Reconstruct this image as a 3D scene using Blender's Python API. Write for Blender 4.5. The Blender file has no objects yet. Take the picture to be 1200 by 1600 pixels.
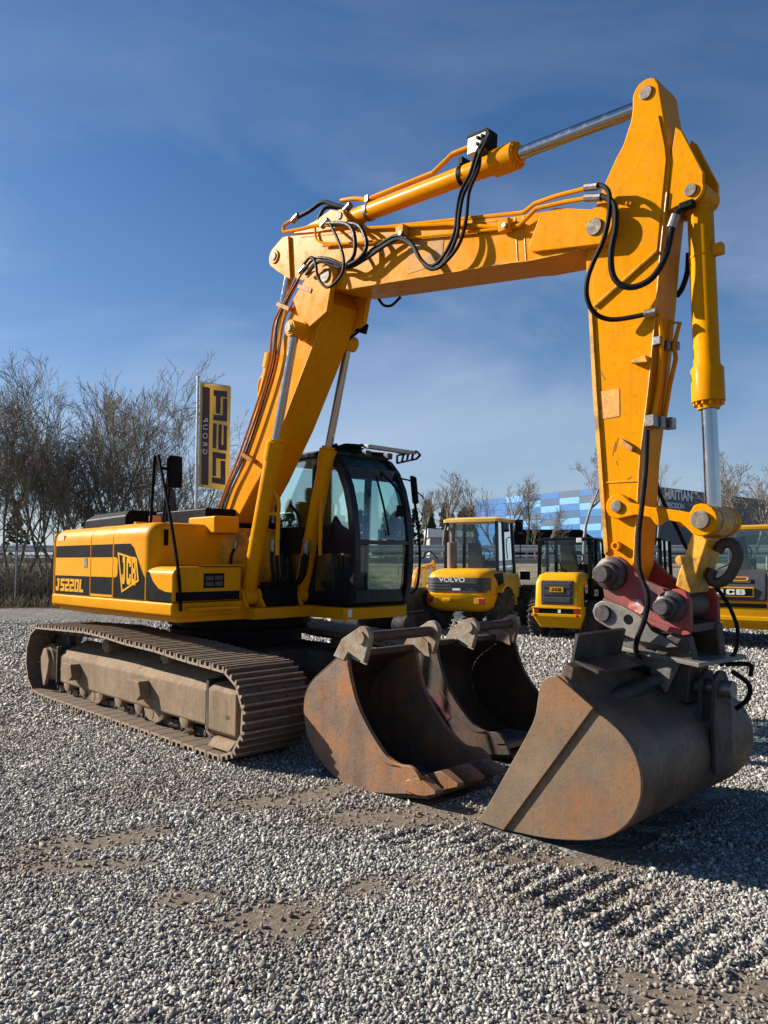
import bpy, math, random
import numpy as np
from mathutils import Vector, Matrix
random.seed(7); rng = np.random.default_rng(7)
scene = bpy.context.scene
col = scene.collection
PI = math.pi
# ------------------------------------------------------------------ camera
F_PX, CAM_H, HOR = 1180.0, 1.7, 876.0          # focal length in photo pixels, eye height, horizon row
PITCH = math.atan((HOR - 800) / F_PX)
cd = bpy.data.cameras.new("camera"); cam = bpy.data.objects.new("camera", cd); col.objects.link(cam)
cam.location = (0, 0, CAM_H); cam.rotation_euler = (PI / 2 + PITCH, 0, 0)
cd.sensor_fit = 'VERTICAL'; cd.sensor_height = 36.0; cd.lens = 36.0 * F_PX / 1600.0
cd.clip_start = 0.05; cd.clip_end = 3000
scene.camera = cam
scene.render.resolution_x = 768; scene.render.resolution_y = 1024
# ------------------------------------------------------------------ world and sun
SUN_EL = math.radians(29)
SD = Vector((-0.946 * math.cos(SUN_EL), 0.325 * math.cos(SUN_EL), math.sin(SUN_EL)))   # towards the sun
w = bpy.data.worlds.new("World"); scene.world = w; w.use_nodes = True
nt = w.node_tree; nt.nodes.clear()
def N(t, typ, **kw):
    n = t.nodes.new(typ)
    for k, v in kw.items(): setattr(n, k, v)
    return n
sky = N(nt, 'ShaderNodeTexSky', sky_type='NISHITA', sun_disc=False)
sky.sun_elevation = SUN_EL; sky.sun_rotation = math.atan2(SD.x, SD.y)
sky.altitude = 0; sky.air_density = 0.85; sky.dust_density = 0.6; sky.ozone_density = 4.0
tc = N(nt, 'ShaderNodeTexCoord'); mp = N(nt, 'ShaderNodeMapping')
mp.inputs['Rotation'].default_value = (0.25, 0.5, 0.2); mp.inputs['Scale'].default_value = (1.4, 2.4, 3.2)
nz = N(nt, 'ShaderNodeTexNoise'); nz.inputs['Scale'].default_value = 1.5; nz.inputs['Detail'].default_value = 6; nz.inputs['Roughness'].default_value = 0.55; nz.inputs['Distortion'].default_value = 0.6
cr = N(nt, 'ShaderNodeValToRGB'); cr.color_ramp.elements[0].position = 0.44; cr.color_ramp.elements[1].position = 0.95
sx = N(nt, 'ShaderNodeSeparateXYZ'); mr = N(nt, 'ShaderNodeMapRange')
mr.inputs['From Min'].default_value = 0.75; mr.inputs['From Max'].default_value = 0.0; mr.inputs['To Min'].default_value = 0.0; mr.inputs['To Max'].default_value = 0.58
mu = N(nt, 'ShaderNodeMath', operation='MULTIPLY')
mix = N(nt, 'ShaderNodeMix', data_type='RGBA'); mix.inputs['B'].default_value = (8.6, 9.0, 9.6, 1)
hs = N(nt, 'ShaderNodeHueSaturation'); hs.inputs['Saturation'].default_value = 1.22
bg = N(nt, 'ShaderNodeBackground'); bg.inputs['Strength'].default_value = 0.056
ow = N(nt, 'ShaderNodeOutputWorld')
L = nt.links.new
L(tc.outputs['Generated'], mp.inputs['Vector']); L(mp.outputs['Vector'], nz.inputs['Vector']); L(nz.outputs['Fac'], cr.inputs['Fac'])
L(tc.outputs['Generated'], sx.inputs[0]); L(sx.outputs['Z'], mr.inputs['Value'])
L(cr.outputs['Color'], mu.inputs[0]); L(mr.outputs['Result'], mu.inputs[1]); L(mu.outputs[0], mix.inputs['Factor'])
L(sky.outputs['Color'], hs.inputs['Color']); L(hs.outputs['Color'], mix.inputs['A']); 
hz1 = N(nt, 'ShaderNodeMath', operation='SUBTRACT', use_clamp=True); hz1.inputs[0].default_value = 1.0; L(sx.outputs['Z'], hz1.inputs[1])
hz2 = N(nt, 'ShaderNodeMath', operation='POWER'); L(hz1.outputs[0], hz2.inputs[0]); hz2.inputs[1].default_value = 5.0
hz3 = N(nt, 'ShaderNodeMath', operation='MULTIPLY'); L(hz2.outputs[0], hz3.inputs[0]); hz3.inputs[1].default_value = 0.72
hzm = N(nt, 'ShaderNodeMix', data_type='RGBA'); hzm.inputs['B'].default_value = (4.3, 5.0, 6.0, 1); L(hz3.outputs[0], hzm.inputs['Factor']); L(mix.outputs['Result'], hzm.inputs['A']); L(hzm.outputs['Result'], bg.inputs['Color']); L(bg.outputs[0], ow.inputs[0])
sl = bpy.data.lights.new("sun", 'SUN'); sl.energy = 5.0; sl.angle = math.radians(0.53); sl.color = (1.0, 0.93, 0.82)
so = bpy.data.objects.new("sun", sl); col.objects.link(so); so.rotation_euler = SD.to_track_quat('Z', 'Y').to_euler()
vs = scene.view_settings; vs.view_transform = 'Standard'; vs.look = 'None'; vs.exposure = 1.04; vs.gamma = 1.0; vs.use_curve_mapping = False

# ------------------------------------------------------------------ pixel -> place helpers (a pixel gives a direction; the plane gives the distance)
C0 = np.array([0, 0, CAM_H]); FW = np.array([0, math.cos(PITCH), math.sin(PITCH)]); UPV = np.array([0, -math.sin(PITCH), math.cos(PITCH)])
YAW = math.atan2(1140, 1180)
S0 = np.array([-1.69, 8.95, 0.0]); FX = np.array([math.sin(YAW), -math.cos(YAW), 0]); LY = np.array([math.cos(YAW), math.sin(YAW), 0])
def ray(px, py): return np.array([1., 0, 0]) * (px - 600) / F_PX - UPV * (py - 800) / F_PX + FW
def PY(px, py, y):           # point on the plane machine-y = y, in the machine's frame
    d = ray(px, py); t = ((S0 - C0) @ LY + y) / (d @ LY); p = C0 + d * t - S0
    return (float(p @ FX), y, float(p[2]))
def PX(px, py, x):
    d = ray(px, py); t = ((S0 - C0) @ FX + x) / (d @ FX); p = C0 + d * t - S0
    return (x, float(p @ LY), float(p[2]))
def XZ(pts, y): return [(PY(a, b, y)[0], PY(a, b, y)[2]) for a, b in pts]
def GW(px, py, z=0.0):       # point on the ground, world frame
    d = ray(px, py); t = (z - CAM_H) / d[2]; p = C0 + d * t; return (float(p[0]), float(p[1]), z)
def WY(px, py, Y):
    d = ray(px, py); p = C0 + d * (Y / d[1]); return (float(p[0]), float(p[1]), float(p[2]))
def m2w(p): q = S0 + FX * p[0] + LY * p[1] + np.array([0, 0, p[2]]); return (float(q[0]), float(q[1]), float(q[2]))

# ------------------------------------------------------------------ materials
MATS = {}
def mat(name, c, rough=0.5, metal=0.0, var=0.12, vscale=3.0, dirt=None, damt=0.0, dscale=2.0, bump=0.0, bscale=40.0, coat=0.0, c2=None, c2amt=0.5, c2scale=1.5, spec=0.5, grime=None, gamt=0.0, streak=None, samt=0.0):
    if name in MATS: return MATS[name]
    m = bpy.data.materials.new(name); m.use_nodes = True; t = m.node_tree; L = t.links.new
    b = t.nodes['Principled BSDF']; b.inputs['Roughness'].default_value = rough; b.inputs['Metallic'].default_value = metal
    b.inputs['Coat Weight'].default_value = coat; b.inputs['Coat Roughness'].default_value = 0.12; b.inputs['Specular IOR Level'].default_value = spec
    tc = N(t, 'ShaderNodeTexCoord'); co = tc.outputs['Object']
    def noise(s, det=5, rgh=0.6):
        n = N(t, 'ShaderNodeTexNoise'); n.inputs['Scale'].default_value = s; n.inputs['Detail'].default_value = det; n.inputs['Roughness'].default_value = rgh
        L(co, n.inputs['Vector']); return n
    def ramp(src, a, bb):
        r = N(t, 'ShaderNodeMapRange'); r.inputs['From Min'].default_value = a; r.inputs['From Max'].default_value = bb; L(src, r.inputs['Value']); return r.outputs['Result']
    def mx(fac, A, B, amt=1.0):
        mm = N(t, 'ShaderNodeMath', operation='MULTIPLY'); L(fac, mm.inputs[0]); mm.inputs[1].default_value = amt
        x = N(t, 'ShaderNodeMix', data_type='RGBA'); L(mm.outputs[0], x.inputs['Factor'])
        for s, v in (('A', A), ('B', B)):
            if isinstance(v, tuple): x.inputs[s].default_value = (*v[:3], 1)
            else: L(v, x.inputs[s])
        return x.outputs['Result']
    n1 = noise(vscale)
    dk = tuple(v * (1 - var * 1.6) for v in c); lt = tuple(min(1, v * (1 + var)) for v in c)
    cur = mx(ramp(n1.outputs['Fac'], 0.3, 0.7), dk, lt)
    if c2: cur = mx(ramp(noise(c2scale, 8, 0.65).outputs['Fac'], 0.42, 0.62), cur, c2, c2amt)
    rr = rough
    if dirt:
        n2 = noise(dscale, 9, 0.7); cur = mx(ramp(n2.outputs['Fac'], 0.46, 0.63), cur, dirt, damt)
    if grime:
        n3 = noise(dscale * 14, 6, 0.7); cur = mx(ramp(n3.outputs['Fac'], 0.54, 0.68), cur, grime, gamt)
    if streak:
        mpp = N(t, 'ShaderNodeMapping'); mpp.inputs['Scale'].default_value = (16, 16, 1.3); L(co, mpp.inputs['Vector'])
        n4 = N(t, 'ShaderNodeTexNoise'); n4.inputs['Scale'].default_value = 1.0; n4.inputs['Detail'].default_value = 8; n4.inputs['Roughness'].default_value = 0.7; L(mpp.outputs[0], n4.inputs['Vector'])
        cur = mx(ramp(n4.outputs['Fac'], 0.5, 0.66), cur, streak, samt)
    L(cur, b.inputs['Base Color'])
    rg = N(t, 'ShaderNodeMapRange'); L(noise(vscale * 5).outputs['Fac'], rg.inputs['Value']); rg.inputs['From Min'].default_value = 0.3; rg.inputs['From Max'].default_value = 0.7
    rg.inputs['To Min'].default_value = max(0.02, rough - 0.1); rg.inputs['To Max'].default_value = min(1, rough + 0.14); L(rg.outputs['Result'], b.inputs['Roughness'])
    if bump:
        bp = N(t, 'ShaderNodeBump'); bp.inputs['Strength'].default_value = bump; bp.inputs['Distance'].default_value = 0.01
        L(noise(bscale, 4).outputs['Fac'], bp.inputs['Height']); L(bp.outputs[0], b.inputs['Normal'])
    MATS[name] = m; return m
YEL = mat('yellow_paint', (0.69, 0.285, 0.0008), 0.38, 0, 0.05, 1.3, dirt=(0.5, 0.19, 0.006), damt=0.22, dscale=1.7, bump=0.04, bscale=14, spec=0.07, grime=(0.16, 0.07, 0.02), gamt=0.2)
YELB = mat('boom_paint', (0.69, 0.264, 0.0008), 0.30, 0, 0.06, 1.6, dirt=(0.62, 0.215, 0.004), damt=0.35, dscale=1.9, bump=0.06, bscale=9, spec=0.045, grime=(0.22, 0.08, 0.015), gamt=0.3, streak=(0.40, 0.14, 0.01), samt=0.28)
YELW = mat('worn_yellow', (0.76, 0.35, 0.012), 0.45, 0, 0.12, 3, dirt=(0.12, 0.07, 0.03), damt=0.75, dscale=5, bump=0.12, bscale=25, grime=(0.05, 0.03, 0.02), gamt=0.5)
YELC = mat('clean_yellow', (0.68, 0.335, 0.0015), 0.36, 0, 0.06, 2, dirt=(0.5, 0.24, 0.01), damt=0.3, dscale=2.5, spec=0.16, grime=(0.3, 0.16, 0.03), gamt=0.2, streak=(0.45, 0.22, 0.02), samt=0.25)
ORP = mat('orange_pipe', (0.40, 0.14, 0.008), 0.45, 0, 0.12, 6, dirt=(0.14, 0.06, 0.015), damt=0.5, dscale=8, spec=0.1)
BLK = mat('black_paint', (0.007, 0.007, 0.008), 0.45, 0, 0.2, 3, dirt=(0.016, 0.015, 0.014), damt=0.35, dscale=3, spec=0.05)
CABB = mat('cab_paint', (0.008, 0.009, 0.013), 0.28, 0, 0.2, 3, dirt=(0.02, 0.02, 0.02), damt=0.3, spec=0.25)
RUB = mat('rubber_hose', (0.010, 0.010, 0.011), 0.5, 0, 0.2, 8, dirt=(0.035, 0.03, 0.027), damt=0.3, dscale=9, spec=0.1)
TYR = mat('tyre_rubber', (0.022, 0.021, 0.02), 0.85, 0, 0.25, 5, dirt=(0.12, 0.105, 0.085), damt=0.6, dscale=4, bump=0.3)
DKM = mat('dark_steel', (0.04, 0.034, 0.03), 0.6, 0.1, 0.25, 4, dirt=(0.11, 0.085, 0.06), damt=0.5, dscale=4, bump=0.15)
CHR = mat('chrome_rod', (0.42, 0.42, 0.43), 0.13, 1.0, 0.05, 3)
ZIN = mat('zinc_fitting', (0.27, 0.26, 0.245), 0.4, 0.8, 0.2, 12, dirt=(0.1, 0.08, 0.06), damt=0.5, dscale=20)
PIN = mat('pin_steel', (0.16, 0.13, 0.105), 0.6, 0.35, 0.25, 14, dirt=(0.34, 0.30, 0.24), damt=0.7, dscale=22, spec=0.3, grime=(0.06, 0.045, 0.035), gamt=0.5)
PIND = mat('dark_pin', (0.05, 0.042, 0.045), 0.5, 0.4, 0.3, 14, dirt=(0.14, 0.11, 0.1), damt=0.6, dscale=16, bump=0.15)
SHOE = mat('track_shoe_steel', (0.13, 0.092, 0.062), 0.65, 0.1, 0.2, 9, dirt=(0.10, 0.065, 0.042), damt=0.75, dscale=5, bump=0.3, bscale=60, grime=(0.34, 0.27, 0.2), gamt=0.6)
TFR = mat('dusty_frame', (0.235, 0.165, 0.105), 0.85, 0, 0.16, 5, dirt=(0.155, 0.105, 0.065), damt=0.8, dscale=2.6, bump=0.3, bscale=50, spec=0.2, grime=(0.08, 0.055, 0.035), gamt=0.6, streak=(0.30, 0.22, 0.145), samt=0.55)
SHOEW = mat('worn_grouser', (0.30, 0.225, 0.155), 0.6, 0.2, 0.25, 12, dirt=(0.14, 0.09, 0.06), damt=0.6, dscale=7, bump=0.2)
MUD = mat('dried_mud', (0.2, 0.14, 0.085), 0.95, 0, 0.2, 20, dirt=(0.1, 0.07, 0.045), damt=0.7, dscale=12, bump=0.5, bscale=80)
RUST = mat('rusty_steel', (0.18, 0.11, 0.072), 0.6, 0.05, 0.2, 6, dirt=(0.33, 0.13, 0.035), damt=0.85, dscale=2.6, bump=0.3, bscale=45, c2=(0.165, 0.135, 0.115), c2amt=0.85, c2scale=2.4, spec=0.3, grime=(0.06, 0.033, 0.02), gamt=0.55, streak=(0.13, 0.07, 0.04), samt=0.5)
RUSTD = mat('dark_rust', (0.05, 0.033, 0.024), 0.6, 0.1, 0.25, 5, dirt=(0.12, 0.055, 0.028), damt=0.6, dscale=3, bump=0.2, bscale=40)
TAN = mat('scraped_steel', (0.21, 0.145, 0.088), 0.55, 0.1, 0.14, 4, dirt=(0.27, 0.115, 0.042), damt=0.75, dscale=1.7, bump=0.2, bscale=60, c2=(0.135, 0.105, 0.08), c2amt=0.85, c2scale=2.6, spec=0.3, grime=(0.10, 0.06, 0.035), gamt=0.45, streak=(0.15, 0.105, 0.07), samt=0.5)
SHELL = mat('worn_shell', (0.13, 0.088, 0.058), 0.5, 0.12, 0.2, 4, dirt=(0.24, 0.15, 0.09), damt=0.8, dscale=2.4, bump=0.2, bscale=50, c2=(0.06, 0.05, 0.045), c2amt=0.8, c2scale=2.0, spec=0.35, grime=(0.09, 0.06, 0.04), gamt=0.5, streak=(0.07, 0.055, 0.045), samt=0.5)
EAR = mat('chipped_cream', (0.30, 0.25, 0.18), 0.65, 0, 0.15, 8, dirt=(0.17, 0.085, 0.045), damt=0.95, dscale=5, bump=0.25, c2=(0.26, 0.24, 0.20), c2amt=0.7, c2scale=9, spec=0.25, grime=(0.07, 0.04, 0.03), gamt=0.6)
REDP = mat('worn_red', (0.40, 0.042, 0.04), 0.55, 0, 0.15, 5, dirt=(0.11, 0.08, 0.072), damt=0.9, dscale=4.5, bump=0.25, bscale=40, c2=(0.20, 0.10, 0.09), c2amt=0.6, c2scale=7, spec=0.2, grime=(0.05, 0.03, 0.03), gamt=0.65)
HNG = mat('scratched_grey', (0.16, 0.155, 0.145), 0.5, 0.35, 0.15, 6, dirt=(0.30, 0.23, 0.17), damt=0.8, dscale=4, bump=0.2, bscale=50, grime=(0.08, 0.06, 0.05), gamt=0.4)
WHT = mat('white_plastic', (0.72, 0.72, 0.70), 0.5, 0, 0.06)
SILV = mat('galvanised', (0.52, 0.53, 0.53), 0.42, 0.6, 0.1, 5)
LAMPR = mat('red_lamp', (0.35, 0.012, 0.01), 0.2, 0, 0.1)
AMB = mat('amber_lamp', (0.7, 0.24, 0.02), 0.25, 0, 0.1)
GREYP = mat('grey_plastic', (0.045, 0.046, 0.05), 0.45, 0, 0.12)
def glass(name, tint, rough=0.02, refl=1.0):
    m = bpy.data.materials.new(name); m.use_nodes = True; t = m.node_tree; t.nodes.clear(); L = t.links.new
    o = N(t, 'ShaderNodeOutputMaterial'); mixs = N(t, 'ShaderNodeMixShader'); tr = N(t, 'ShaderNodeBsdfTransparent'); tr.inputs[0].default_value = (*tint, 1)
    gl = N(t, 'ShaderNodeBsdfGlossy'); gl.inputs['Roughness'].default_value = rough; gl.inputs[0].default_value = (0.9, 0.95, 0.95, 1)
    fr = N(t, 'ShaderNodeFresnel'); fr.inputs[0].default_value = 1.5
    mm = N(t, 'ShaderNodeMath', operation='MULTIPLY'); mm.inputs[1].default_value = refl; L(fr.outputs[0], mm.inputs[0])
    L(mm.outputs[0], mixs.inputs[0]); L(tr.outputs[0], mixs.inputs[1]); L(gl.outputs[0], mixs.inputs[2]); L(mixs.outputs[0], o.inputs[0])
    return m
GLS = glass('tinted_glass', (0.81, 0.93, 0.89), refl=2.0); GLS2 = glass('side_glass', (0.90, 0.975, 0.955), refl=0.45); GLC = glass('clear_glass', (0.80, 0.90, 0.89), refl=0.9)

# ------------------------------------------------------------------ mesh builder
class B:
    def __init__(s): s.v = []; s.f = []
    def add(s, v, f):
        o = len(s.v); s.v += [tuple(p) for p in v]; s.f += [tuple(i + o for i in q) for q in f]; return s
    def box(s, x0, x1, y0, y1, z0, z1):
        v = [(x, y, z) for z in (z0, z1) for x, y in ((x0, y0), (x1, y0), (x1, y1), (x0, y1))]
        return s.add(v, [(3, 2, 1, 0), (4, 5, 6, 7), (0, 1, 5, 4), (1, 2, 6, 5), (2, 3, 7, 6), (3, 0, 4, 7)])
    def obox(s, c, ax, ay, az):     # centre and three half-axis vectors
        c, ax, ay, az = map(Vector, (c, ax, ay, az))
        v = [c + ax * i + ay * j + az * k for k in (-1, 1) for i, j in ((-1, -1), (1, -1), (1, 1), (-1, 1))]
        return s.add(v, [(3, 2, 1, 0), (4, 5, 6, 7), (0, 1, 5, 4), (1, 2, 6, 5), (2, 3, 7, 6), (3, 0, 4, 7)])
    def bar(s, p, q, wd, th, up=(0, 0, 1)):   # rectangular bar from p to q
        p, q = Vector(p), Vector(q); d = (q - p); l = d.length; d.normalize(); u = Vector(up)
        sd = d.cross(u)
        if sd.length < 1e-4: sd = d.cross(Vector((1, 0, 0)))
        sd.normalize(); u = sd.cross(d)
        return s.obox((p + q) / 2, d * l / 2, sd * wd / 2, u * th / 2)
    def prism(s, poly, a0, a1, axis='y'):
        n = len(poly)
        if axis == 'y': g = lambda p, a: (p[0], a, p[1])
        elif axis == 'x': g = lambda p, a: (a, p[0], p[1])
        else: g = lambda p, a: (p[0], p[1], a)
        v = [g(p, a0) for p in poly] + [g(p, a1) for p in poly]
        return s.add(v, [tuple(range(n)), tuple(range(2 * n - 1, n - 1, -1))] + [(i, i + n, (i + 1) % n + n, (i + 1) % n) for i in range(n)])
    def cyl(s, p, q, r, r1=None, n=20, caps=True):
        p, q = Vector(p), Vector(q); d = (q - p).normalized(); a = d.orthogonal().normalized(); b = d.cross(a); r1 = r if r1 is None else r1
        v = [p + (a * math.cos(2 * PI * i / n) + b * math.sin(2 * PI * i / n)) * r for i in range(n)] + [q + (a * math.cos(2 * PI * i / n) + b * math.sin(2 * PI * i / n)) * r1 for i in range(n)]
        f = [(i, (i + 1) % n, (i + 1) % n + n, i + n) for i in range(n)]
        if caps: f += [tuple(range(n - 1, -1, -1)), tuple(range(n, 2 * n))]
        return s.add(v, f)
    def lathe(s, p, d, prof, n=24):    # prof: (distance along axis, radius)
        p, d = Vector(p), Vector(d).normalized(); a = d.orthogonal().normalized(); b = d.cross(a); v = []; f = []
        for t, r in prof: v += [p + d * t + (a * math.cos(2 * PI * i / n) + b * math.sin(2 * PI * i / n)) * r for i in range(n)]
        for k in range(len(prof) - 1): f += [(k * n + i, k * n + (i + 1) % n, (k + 1) * n + (i + 1) % n, (k + 1) * n + i) for i in range(n)]
        f += [tuple(range(n - 1, -1, -1)), tuple(range((len(prof) - 1) * n, len(prof) * n))]
        return s.add(v, f)
    def tube(s, pts, r, n=8, spl=True, sub=5):
        P = [Vector(p) for p in pts]
        if spl and len(P) > 2:
            Q = [P[0] * 2 - P[1]] + P + [P[-1] * 2 - P[-2]]; R = []
            for i in range(1, len(Q) - 2):
                for k in range(sub):
                    t = k / sub; a, b_, c, d = Q[i - 1], Q[i], Q[i + 1], Q[i + 2]
                    R.append(0.5 * ((2 * b_) + (c - a) * t + (2 * a - 5 * b_ + 4 * c - d) * t * t + (3 * b_ - a - 3 * c + d) * t ** 3))
            P = R + [P[-1]]
        T = [(P[min(i + 1, len(P) - 1)] - P[max(i - 1, 0)]).normalized() for i in range(len(P))]
        u = T[0].orthogonal().normalized(); v = []; f = []
        for i, p in enumerate(P):
            u = (u - T[i] * u.dot(T[i])).normalized(); b_ = T[i].cross(u)
            rr = r[i] if isinstance(r, (list, tuple)) else r
            v += [p + (u * math.cos(2 * PI * k / n) + b_ * math.sin(2 * PI * k / n)) * rr for k in range(n)]
        for i in range(len(P) - 1): f += [(i * n + k, i * n + (k + 1) % n, (i + 1) * n + (k + 1) % n, (i + 1) * n + k) for k in range(n)]
        f += [tuple(range(n - 1, -1, -1)), tuple(range((len(P) - 1) * n, len(P) * n))]
        return s.add(v, f)
    def loft(s, rings, caps=True):
        n = len(rings[0]); v = [p for r in rings for p in r]
        f = [(k * n + i, k * n + (i + 1) % n, (k + 1) * n + (i + 1) % n, (k + 1) * n + i) for k in range(len(rings) - 1) for i in range(n)]
        if caps: f += [tuple(range(n - 1, -1, -1)), tuple(range((len(rings) - 1) * n, len(rings) * n))]
        return s.add(v, f)
    def mesh(s, name, m, smooth=35):
        me = bpy.data.meshes.new(name); me.from_pydata([tuple(p) for p in s.v], [], s.f); me.materials.append(m)
        import bmesh
        bm = bmesh.new(); bm.from_mesh(me); bmesh.ops.recalc_face_normals(bm, faces=bm.faces); bm.to_mesh(me); bm.free()
        if smooth: me.polygons.foreach_set('use_smooth', [True] * len(me.polygons)); me.set_sharp_from_angle(angle=math.radians(smooth))
        return me
    def parts(s, name, m, parent=None, bevel=0):      # one object per connected piece
        n = len(s.v); up = list(range(n))
        def find(i):
            while up[i] != i: up[i] = up[up[i]]; i = up[i]
            return i
        for f in s.f:
            a = find(f[0])
            for k in f[1:]: up[find(k)] = a
        gr = {}
        for f in s.f: gr.setdefault(find(f[0]), []).append(f)
        for fs in gr.values():
            ids = sorted({i for f in fs for i in f}); mp = {i: k for k, i in enumerate(ids)}
            B().add([s.v[i] for i in ids], [tuple(mp[i] for i in f) for f in fs]).build(name, m, parent, bevel=bevel)
    def build(s, name, m, parent=None, bevel=0, seg=2, smooth=35):
        o = bpy.data.objects.new(name, s.mesh(name, m, smooth)); col.objects.link(o)
        if parent is not None: o.parent = parent
        if bevel:
            md = o.modifiers.new('bevel', 'BEVEL'); md.width = bevel; md.segments = seg; md.limit_method = 'ANGLE'; md.angle_limit = math.radians(40); md.harden_normals = True
        return o
def arc(cx, cy, r, a0, a1, n=8): return [(cx + r * math.cos(math.radians(a0 + (a1 - a0) * i / n)), cy + r * math.sin(math.radians(a0 + (a1 - a0) * i / n))) for i in range(n + 1)]
def tag(o, label, cat, group=None):
    o['label'] = label; o['category'] = cat
    if group: o['group'] = group
    return o
def struct(o): o['kind'] = 'structure'; return o
def thing(name, loc, rz, label, cat, group=None):
    o = bpy.data.objects.new(name, None); col.objects.link(o); o.location = loc; o.rotation_euler = (0, 0, rz); o.empty_display_size = 0.2
    return tag(o, label, cat, group)
def link_copy(o, parent):
    c = o.copy(); col.objects.link(c); c.parent = parent; return c
def text(name, s, size, org, right, up, m, parent, bold=0.0, sxx=1.0, ext=0.003, align='CENTER', shear=0.0, mirror=False, fit=None):
    cu = bpy.data.curves.new(name, 'FONT'); cu.body = s; cu.size = size; cu.align_x = align; cu.align_y = 'CENTER'; cu.offset = bold * size; cu.extrude = ext; cu.shear = shear; cu.resolution_u = 3
    tmp = bpy.data.objects.new('tmp', cu); col.objects.link(tmp)
    me = bpy.data.meshes.new_from_object(tmp.evaluated_get(bpy.context.evaluated_depsgraph_get())); bpy.data.objects.remove(tmp); bpy.data.curves.remove(cu)
    if fit:
        xs = [v.co.x for v in me.vertices]; ys = [v.co.y for v in me.vertices]; kx, ky = fit[0] / (max(xs) - min(xs)), fit[1] / (max(ys) - min(ys)); mx_, my_ = (max(xs) + min(xs)) / 2, (max(ys) + min(ys)) / 2
        for v in me.vertices: v.co.x = (v.co.x - mx_) * kx; v.co.y = (v.co.y - my_) * ky
        sxx = 1.0
    r, u, o = Vector(right).normalized(), Vector(up).normalized(), Vector(org); nn = r.cross(u)
    for v in me.vertices:
        p = v.co.copy(); v.co = o + r * (p.x * sxx * (-1 if mirror else 1)) + u * p.y + nn * p.z
    me.materials.clear(); me.materials.append(m)
    ob = bpy.data.objects.new(name, me); col.objects.link(ob); ob.parent = parent; return ob

GLY = {'J': [[(0.45, 1), (0.8, 1), (0.8, 0.2), (0.65, 0), (0.15, 0), (0, 0.15), (0, 0.35), (0.33, 0.35), (0.33, 0.24), (0.45, 0.24)], [(0.22, 1), (0.45, 1), (0.45, 0.78), (0.22, 0.78)]],
       'C': [[(1, 0.64), (1, 0.85), (0.85, 1), (0.15, 1), (0, 0.85), (0, 0.15), (0.15, 0), (0.85, 0), (1, 0.15), (1, 0.38), (0.66, 0.38), (0.66, 0.23), (0.34, 0.23), (0.34, 0.77), (0.66, 0.77), (0.66, 0.64)]]}
def _r(*q): return [[(a, c), (b_, c), (b_, d), (a, d)] for a, b_, c, d in q]
GLY['B'] = _r((0, .34, 0, 1), (.34, .9, 0, .22), (.66, 1, .22, .42), (.34, .92, .42, .6), (.62, .95, .6, .79), (.34, .9, .79, 1)); GLY['S'] = _r((0, 1, .78, 1), (0, .36, .6, .78), (0, 1, .4, .6), (.64, 1, .22, .4), (0, 1, 0, .22))
GLY['2'] = _r((0, 1, .78, 1), (.64, 1, .6, .78), (0, 1, .4, .6), (0, .36, .22, .4), (0, 1, 0, .22)); GLY['0'] = _r((0, 1, .79, 1), (0, .34, .21, .79), (.66, 1, .21, .79), (0, 1, 0, .21)); GLY['L'] = _r((0, .36, .22, 1), (0, .95, 0, .22))
def block(name, s, org, right, up, wd, ht, m, parent, gap=0.14, slant=0.0, ext=0.004):
    n = len(s); cw = wd / (n + gap * (n - 1)); r, u, o = Vector(right).normalized(), Vector(up).normalized(), Vector(org); nn = r.cross(u); obs = []
    for i, ch in enumerate(s):
        b = B()
        for pol in GLY[ch]:
            k = len(pol); pts = [o + r * (-wd / 2 + i * cw * (1 + gap) + x * cw + slant * y * ht) + u * ((y - 0.5) * ht) for x, y in pol]
            b.add([p for p in pts] + [p + nn * ext for p in pts], [tuple(range(k)), tuple(range(2 * k - 1, k - 1, -1))] + [(j, (j + 1) % k, (j + 1) % k + k, j + k) for j in range(k)])
        obs.append(b.build(name, m, parent, smooth=0))
    return obs
# ================================================================== GROUND
def value_noise(x, y, seed, s):
    r = np.random.default_rng(seed); G = r.random((64, 64)); xs = x * s + 1000.37; ys = y * s + 1000.71
    i = np.floor(xs).astype(int); j = np.floor(ys).astype(int); fx = xs - i; fy = ys - j; fx = fx * fx * (3 - 2 * fx); fy = fy * fy * (3 - 2 * fy)
    g = lambda a, b: G[a % 64, b % 64]
    return (g(i, j) * (1 - fx) + g(i + 1, j) * fx) * (1 - fy) + (g(i, j + 1) * (1 - fx) + g(i + 1, j + 1) * fx) * fy
def fbm(x, y, seed, s): return sum(value_noise(x, y, seed + k, s * 2 ** k) / 2 ** k for k in range(4)) / 1.875
PATCH = [(GW(420, 1430), 0.40, 0.20, 0.35), (GW(560, 1385), 0.30, 0.14, 0.25), (GW(290, 1405), 0.20, 0.10, 0.3), (GW(1060, 1560), 0.34, 0.16, 0.2), (GW(1000, 1530), 0.22, 0.1, 0.5), (GW(170, 1310), 0.3, 0.14, 0.3), (GW(1040, 1335), 0.3, 0.08, -0.1), (GW(880, 1345), 0.35, 0.1, -0.2), (GW(500, 1240), 0.6, 0.2, 0.5), (GW(640, 1275), 0.55, 0.16, 0.1), (GW(150, 1350), 0.25, 0.08, 0.2)]
BA = np.array(GW(600, 1275)[:2]); BB = np.array(GW(1215, 1500)[:2]); BD = (BB - BA) / np.linalg.norm(BB - BA); BLEN = np.linalg.norm(BB - BA)
SDIR = np.array(GW(920, 1368)[:2]) - np.array(GW(815, 1422)[:2]); SDIR /= np.linalg.norm(SDIR); SN = np.array([-SDIR[1], SDIR[0]])
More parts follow.
